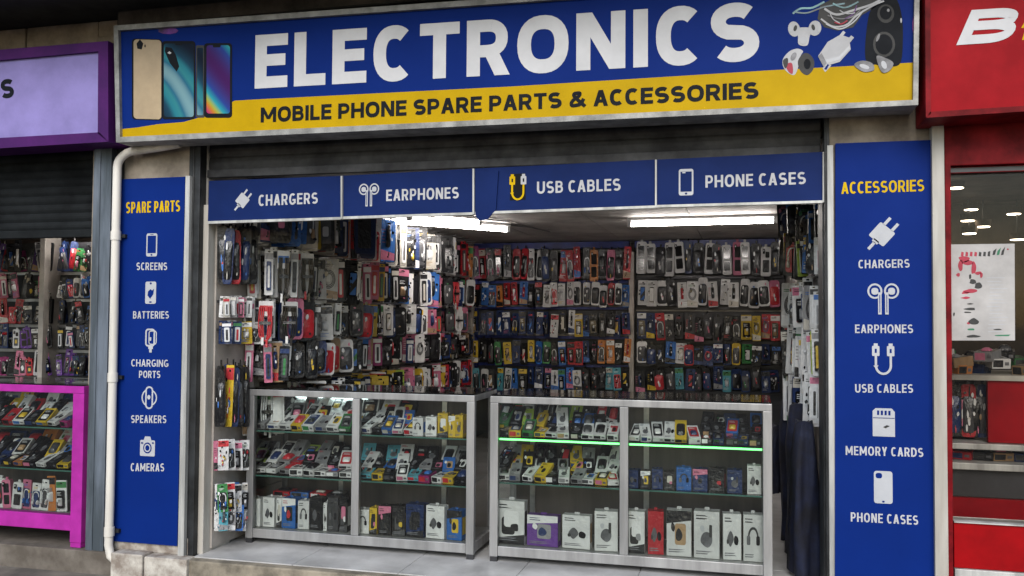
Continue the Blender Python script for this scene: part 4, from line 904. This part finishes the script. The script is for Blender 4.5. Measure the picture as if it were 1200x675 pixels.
def lab_flat(sh, bay, cn):
    def f(r, k, m):
        a = 'drainpipe side'
        return f"{ordn(k)} in the {['front', 'middle', 'rear'][r]} line, {sh}, {cn}'s {bay}"
    return f
def lab_up(sh, bay, cn): return lambda i, n: f"{ordn(i)} along the {sh}, {bay}, {cn}"
U, G_ = 'unlit counter', 'green lit counter'
D1, D2, D3, D4 = 'drainpipe bay', 'inner bay', 'inner bay', 'aisle bay'
gL, gR = 'boxes in the unlit glass counter', 'boxes in the green lit counter'
YF = YC+.055
shelf_flats(sL[0], 297, 411, YF, 'fe fw fw fy fw fe fw fg fe fk fw fe fw fk fw fe fc fr fk fw', lab_flat('top shelf', D1, U), gL, 58, .15, 3)
shelf_flats(sL[0], 422, 484, YF, 'fw fk fb fw fw fk fw fk', lab_flat('top shelf', D2, U), gL, 60, .15)
shelf_front(sL[0], [(486, 499, 489, 'xw', 2), (500, 513, 488, 'xw', 0), (514, 526, 484, 'xy', 3), (527, 535, 487, 'xy', 1), (536, 546, 486, 'xy', 4)], lambda i, n: f"{ordn(i)} past the flat cartons, top shelf, {U}'s {D2}", gL)
shelf_flats(sL[1], 297, 411, YF, 'fw fw fe fw fw fw fe fw fl fw fe fr fk fe fk fw', lab_flat('middle shelf', D1, U), gL, 70, .145)
shelf_flats(sL[1], 422, 546, YF, 'fc fy fk fw fc fm fw fy fk fw fk fb fw fk fe fk fb fk', lab_flat('middle shelf', D2, U), gL, 64, .145)
zbL = .036+.052
shelf_front(zbL, [(296, 312, 583, 'xw', 1), (313, 327, 582, 'xw', 0), (328, 334, 583, 'xw', 3), (335, 352, 583, 'xb', 1), (353, 366, 586, 'xw', 2), (367, 382, 582, 'xk', 0), (383, 387, 588, 'xw', 0), (388, 400, 582, 'xK', 2), (401, 411, 584, 'xk', 3)], lab_up('bottom', D1, U), gL)
shelf_front(zbL, [(421, 436, 596, 'xw', 2), (437, 446, 594, 'xy', 3), (447, 462, 592, 'xk', 1), (463, 478, 592, 'xk', 3), (479, 501, 590, 'xn', 3), (502, 525, 592, 'xw', 0), (527, 546, 597, 'xb', 1)], lab_up('bottom', D2, U), gL)
shelf_flats(zbL+.145, 318, 405, YC+.20, 'fr fb fr fk', lambda r, k, m: f"{ordn(k)} lying on top of the bottom boxes, {U}'s {D1}", gL, 80, .10, 1)
shelf_flats(sR[0], 583, 725, YF, 'fk fy fg fy fw fw fk fw fw fw fg fk fl fy fk fw fk fb fk fw', lab_flat('top shelf', D3, G_), gR, 64, .145)
shelf_flats(sR[0], 736, 820, YF, 'fw fw fw fw fy fw', lab_flat('top shelf', D4, G_), gR, 52, .15, 1)
shelf_flats(sR[0], 822, 893, YF, 'fk fn fk fn fk fk fk fb', lambda r, k, m: f"{ordn(k)} in the dark {['front', 'middle', 'rear'][r]} line, {G_}'s top shelf", gR, 68, .11)
shelf_flats(sR[1], 583, 725, YF, 'fw fe fw fy fk fw fe fw fy fw fk fy fk fw fk fe fy fk', lab_flat('middle shelf', D3, G_), gR, 66, .145)
shelf_front(sR[1], [(737, 750, 550, 'xn', 0), (751, 763, 551, 'xk', 1), (764, 777, 549, 'xn', 2), (778, 790, 552, 'xk', 3), (792, 810, 547, 'xb', 2), (812, 830, 549, 'xn', 1), (831, 850, 548, 'xk', 3), (852, 870, 550, 'xn', 4), (875, 892, 545, 'xw', 0)], lab_up('middle shelf', D4, G_), gR)
shelf_front(zbL, [(583, 618, 586, 'xw', 3), (619, 657, 603, 'xu', 1), (660, 694, 603, 'xw', 0), (697, 725, 598, 'xw', 4)], lab_up('bottom', D3, G_), gR)
shelf_front(zbL, [(735, 757, 598, 'xw', 3), (759, 778, 598, 'xr', 0), (781, 811, 597, 'xw', 1), (813, 844, 598, 'xw', 4), (846, 868, 601, 'xw', 0), (870, 894, 602, 'xw', 2)], lab_up('bottom', D4, G_), gR)

# ================================================================== NEIGHBOUR WITH THE MAGENTA COUNTER
mx1 = at(97, 530, -.05).x
msh = [at(40, 500, -.02).z, at(40, 549, -.02).z]
mtop = at(60, 450, -.05).z
counter('magenta_counter', 'magenta painted glass counter full of sandals and small packs', -5.6, mx1, None, -.05, .45, mtop, at(40, 619, -.05).z, .075, 'magenta_paint', msh, None, 'counter_glass', None, 'cabinet_back', .05)
M_ = 'magenta counter'
xa = -12
shelf_flats(msh[0], xa, 79, -.01, 'fk fr fw fk fy fw fm fk fy fw fr fw fk fw fk fe fy fk fw fn', lambda r, k, m: f"{ordn(k)} in the {['front', 'middle', 'rear'][r]} line, {M_}'s top shelf", 'packs in the magenta counter', 52, .15)
shelf_flats(msh[1], xa, 79, -.01, 'fn fk fo fk fw fk fy fk fn fw fk fk fy fe fk fn', lambda r, k, m: f"{ordn(k)} in the {['front', 'middle', 'rear'][r]} line, {M_}'s middle shelf", 'packs in the magenta counter', 58, .15)
zm = at(40, 619, -.05).z+.0863
def mplace(specs):
    for i, (x0, x1, yt, cd) in enumerate(specs):
        Yk = .03; a = at((x0+x1)/2, 560, Yk); h = at((x0+x1)/2, yt, Yk).z-zm
        good(cd, (a.x, Yk, zm+.001), R(gr.uniform(-10, 10)), at(x1, 560, Yk).x-at(x0, 560, Yk).x, h, f"{ordn(i)} along the bottom of the {M_}", 'packs in the magenta counter', roll=R(gr.uniform(-5, 5)))
mplace([(-18, -6, 562, 'Bw'), (-6, 6, 560, 'cw'), (6, 16, 562, 'cp'), (16, 27, 565, 'cw'), (27, 38, 562, 'Bp'), (38, 48, 566, 'Bw'), (48, 57, 562, 'Bw'), (57, 68, 558, 'Bo'), (68, 80, 563, 'Bw')])
nsx = at(107, 400, .12).x
nshop = thing('neighbour_shop', 'room of the neighbouring shop behind the half lowered shutter', 'shop', (-5, 1, 0))
b = MB(); b.box(-7, -3.06, 2.2, 2.3, .002, 2.4, 'brown_wall'); b.obj('wall', nshop)
b = MB(); b.box(-7.2, -7.05, .3, 2.2, .002, 2.4, 'room_wall'); b.obj('wall', nshop)
nz = at(40, 268, 1.4).z
b = MB(); b.box(-7, -3.07, .12, 2.2, nz, nz+.06, 'ceiling'); b.obj('ceiling', nshop)
t = thing('tube_light', 'short tube light tucked under the neighbouring ceiling by the steel post', 'light', (at(92, 284, 1.3).x, 1.3, nz))
b = MB(); b.box(-.22, .25, -.03, .03, -.03, -.002, 'plastic_white'); b.obj('fixture', t, loc=(0, 0, 0))
b = MB(); b.tube([(-.2, 0, -.05), (.24, 0, -.05)], .016, 'tube_glow', 8); b.obj('tube', t, loc=(0, 0, 0))
NY = 1.5
nxl, nxm, nxr = at(-60, 400, NY).x, at(63, 400, NY).x, at(128, 400, NY).x
t = thing('display_rack', 'dark rack of hanging goods in the shop with the magenta counter', 'display rack', ((nxl+nxr)/2, NY, 0))
b = MB(); b.box(nxl, nxr, NY+.03, NY+.2, .01, nz-.1, 'slatwall_dark'); b.obj('back_board', t)
b = MB(); b.box(nxm-.022, nxm+.022, NY-.14, NY+.029, .01, nz-.02, 'upright'); b.obj('upright', t)
NR = [(318, 284, 'top row'), (349, 322, 'second row'), (379, 352, 'third row'), (408, 382, 'fourth row'), (440, 412, 'lowest row')]
for ri, (yb, yt, rn) in enumerate(NR):
    b = MB(); z = at(30, yb, NY).z; b.box(nxl, nxr, NY+.005, NY+.028, z-.03, z-.008, 'wire'); b.obj('rail', t)
    for seg, (x0, x1, cd) in enumerate(((-12, 60, mix(40+ri, 10, 'BBcds', 'kkkkkwwnmurp')), (68, 112, mix(50+ri, 7, 'BBdds', 'kkkknnnuwbgo')))):
        def place(i, n):
            p = (x1-x0)/n; x = x0+p*(i+.5)+gr.uniform(-1.5, 1.5); Y = NY-.06-gr.uniform(0, .06); a = at(x, yb, Y); h = at(x, yt, Y).z-a.z
            return (a.x, Y, a.z), R(24+gr.uniform(-30, 30)), p*.0078*gr.uniform(.85, 1.15), h*gr.uniform(.7, 1.12), dict(roll=R(gr.uniform(-12, 12)))
        side = ['beyond', 'on the post side of'][seg]
        def where(i, n): return f"{ordn(i)} {['up to', 'past'][seg]} the white upright, {rn} above the {M_}"
        row(cd, where, 'goods hanging in the shop with the magenta counter', place)

# ================================================================== RED SHOP
Y = -.02; x0 = at(1107, 400, Y).x
rs = thing('red_shopfront', 'red framed glass shopfront beside the accessories banner', 'shopfront', (1.3, Y, 0))
b = MB(); b.box(at(1107, 195, Y).x, 4, Y, .15, at(1150, 193, Y).z, 2.24, 'red_frame'); b.box(at(1112, 195, Y).x, 4, Y+.03, .14, at(1150, 201, Y).z, at(1150, 193, Y).z-.002, 'rail'); b.obj('transom', rs, bev=.004)
b = MB(); slabpx(b, [(1111.5, 720), (1117.5, 720), (1114, 193.5), (1107.5, 193.5)], Y-.005, .12, 'red_frame'); b.obj('mullion', rs, bev=.003)
xg = at(1113, 400, .04).x
b = MB(); zg0, zg1 = at(1160, 611, .04).z, at(1160, 200, .04).z; b.add([(xg, .04, zg0), (4, .04, zg0), (4, .04, zg1), (xg, .04, zg1)], [(0, 1, 2, 3)], 'window_glass'); b.obj('window_pane', rs)
b = MB(); b.box(xg, 4, -.01, .1, at(1160, 614, -.01).z, zg0-.001, 'white_frame'); b.obj('sill', rs, bev=.003)
b = MB(); b.box(xg, 4, 0, .1, at(1160, 668, 0).z, at(1160, 614.5, 0).z, 'red_base'); b.obj('base_panel', rs, bev=.003)
b = MB(); b.box(xg, 4, -.015, .1, -.005, at(1160, 668.5, 0).z, 'white_frame'); b.obj('bottom_rail', rs, bev=.003)
b = MB(); b.box(.64, 4.5, 3.6, 3.7, .002, 2.6, 'brown_wall'); b.box(4.4, 4.5, .2, 3.6, .002, 2.6, 'brown_wall'); b.box(.625, .7, .31, 3.6, .002, 2.6, 'brown_wall'); b.obj('wall', rs)
rz = 2.28
b = MB(); b.box(.71, 4.4, .16, 3.6, rz, rz+.05, 'brown_ceiling'); b.obj('ceiling', rs)
for i, (px, py, w_) in enumerate(((1120, 215, 'beside the white post'), (1134, 254, 'second from the white post'), (1136, 269, 'lowest, above the poster'), (1152, 261, 'largest, above the poster'), (1192, 276, 'lowest at the far edge'), (1188, 246, 'higher at the far edge'), (1138, 241, 'small and dim, third from the top'))):
    p = atz(px, py, rz-.01)
    if p.y > 3.5: p = at(px, py, 3.3)
    t = thing('ceiling_spot', f'round glowing ceiling spot in the red shop, {w_}', 'light', (p.x, p.y, p.z), 'ceiling spots in the red shop')
    b = MB(); q = [(.05*math.cos(a*.524), .05*math.sin(a*.524)) for a in range(12)]
    if p.z < rz-.1: b.tube([(0, 0, .02), (0, 0, rz-p.z)], .006, 'rail', 6)
    b.tube([(0, 0, -.03), (0, 0, .02)], [.052, .06], 'brown_wall', 14); b.obj('rim', t, loc=(0, 0, 0))
    b = MB(); b.tube([(0, 0, -.036), (0, 0, -.031)], [.046, .05], 'spot_glow', 14); b.obj('bulb', t, loc=(0, 0, 0))
# paper notice inside the glass
Y = .028
b = MB(); slabpx(b, [(1115.5, 399), (1189.5, 399), (1189, 285.5), (1114.5, 286.5)], Y, Y+.003, 'paper')
t = thing('paper_notice', 'white paper notice with red and black prints taped to the red shop window', 'notice', (at(1150, 399, Y).x, Y, at(1150, 399, Y).z))
b.obj('sheet', t)
b = MB(); r3 = random.Random(4)
def ink(pts, m): flatpx(b, pts, Y-.0008, m)
for k in range(7):
    x = 1126+k*5.2; ink([(x, 300), (x+3, 300.5), (x+3.4, 296-r3.random()*2), (x+.6, 295)], 'red_ink' if k < 4 else 'dark_ink')
for k in range(3): ink([(1163+k*5, 299), (1166+k*5, 298.5), (1168+k*5, 291-k), (1164+k*5, 294)], ['dark_ink', 'green_ink', 'dark_ink'][k])
def smear(cx, cy, rx, ry, m, n=9, j=.6):
    pl = blob(r3, 0, 0, rx, ry, n, j); ink([(cx+x, cy-z) for x, z in pl], m)
for cx, cy, rx, ry, m in ((1130, 304, 7, 3, 'red_ink'), (1126, 312, 2.5, 7, 'red_ink'), (1135, 308, 6, 2.5, 'red_ink'), (1141, 314, 2.5, 7, 'red_ink'), (1146, 320, 4, 2, 'red_ink'), (1123, 322, 2, 2, 'red_ink'), (1150, 323, 1.5, 3, 'red_ink'), (1137, 341, 8, 2, 'red_ink'), (1131, 343, 4, 1.5, 'red_ink'),
    (1140, 330, 4, 3, 'dark_ink'), (1146, 335, 4, 4, 'dark_ink'), (1137, 324, 1.5, 3, 'dark_ink'), (1132, 349, 5, 1.2, 'red_ink'), (1137, 356, 3, .8, 'dark_ink'), (1137, 362, 6, 1.5, 'dark_ink'), (1134, 366, 5, .9, 'dark_ink'), (1141, 377, 5, 3.4, 'dark_ink'), (1135, 379, 2, 1.2, 'red_ink'), (1138, 386, 5, 1.2, 'green_ink'), (1141, 394, 7, 1.6, 'dark_ink'), (1176, 393, 9, 1, 'green_ink'), (1169, 386, 4, .8, 'dark_ink'), (1181, 292, 1.4, 1, 'red_ink'), (1118, 368, 1, 2, 'dark_ink')):
    smear(cx, cy, rx*1.35, ry*1.35, m, 8, .45)
for k in range(16):
    y = 326+k*4.2; x = 1158+r3.uniform(-2, 2); ink([(x, y), (x+r3.uniform(8, 24), y-.1), (x+r3.uniform(8, 24), y-.8), (x, y-.7)], 'icon_grey')
b.obj('print', t)
# counter and goods behind the glass
Yr = .55
def zz(y): return at(1160, y, Yr).z
t = thing('shop_shelving', 'white edged shelving with a red panel inside the red shop window', 'shelving', (1.4, Yr, 0))
for i, (a, c) in enumerate(((527, 520), (551, 543))):
    b = MB(); b.box(.72, 4, Yr-.02, Yr+.5, zz(a), zz(c), 'white_frame'); b.obj('shelf', t, bev=.004)
b = MB(); b.box(.72, 4, Yr+.03, Yr+.06, zz(584), zz(552), 'slatwall_dark'); b.obj('plinth', t)
b = MB(); b.box(.72, 4, Yr-.01, Yr+.02, -.0+.004, zz(584.5), 'red_panel'); b.obj('base_panel', t)
b = MB(); b.box(at(1159, 480, Yr).x, 4, Yr+.02, Yr+.05, zz(519), zz(446), 'red_panel'); b.obj('red_board', t)
b = MB(); b.box(.72, at(1158, 480, Yr).x, Yr+.25, Yr+.28, zz(519), zz(446), 'slatwall_dark'); b.obj('back_board', t)
b = MB(); b.box(.72, 4, Yr+.0, Yr+.6, zz(446), zz(440), 'slatwall'); b.obj('top_shelf', t)
rz2 = zz(440)
for i in range(16):
    x = .84+i*.042; r_ = i % 3
    good(['fe', 'fn', 'fw', 'fk', 'ft', 'fg', 'fo', 'fW'][i % 8], (x, Yr+.10+.1*(i % 2), rz2+.02+.035*(i % 3)), R(gr.uniform(-60, 60)), .09, .12, f"{ordn(i)} from the white post on the shelf below the paper notice", 'goods on the top shelf inside the red shop', tilt=R(-84), dz=1.4)
for i in range(5):
    good(['dk', 'Bk', 'dr', 'dk', 'dn'][i], (at(1118+i*8.5, 515, Yr+.12).x, Yr+.12, zz(516)), R(gr.uniform(-10, 10)), .07, .27, f"{ordn(i)} from the white post in the dark bay beside the red board", 'goods in the dark bay of the red shop')
for i in range(9):
    good(['fk', 'fe', 'fr', 'fk', 'ft', 'fn', 'fw', 'fk', 'fe'][i], (.86+i*.1, Yr+.08, zz(543)+.022), R(gr.uniform(-30, 30)), .10, .10, f"{ordn(i)} from the white post on the red shop's lower white shelf", 'goods on the lower shelf inside the red shop', tilt=R(-82), dz=1.1)
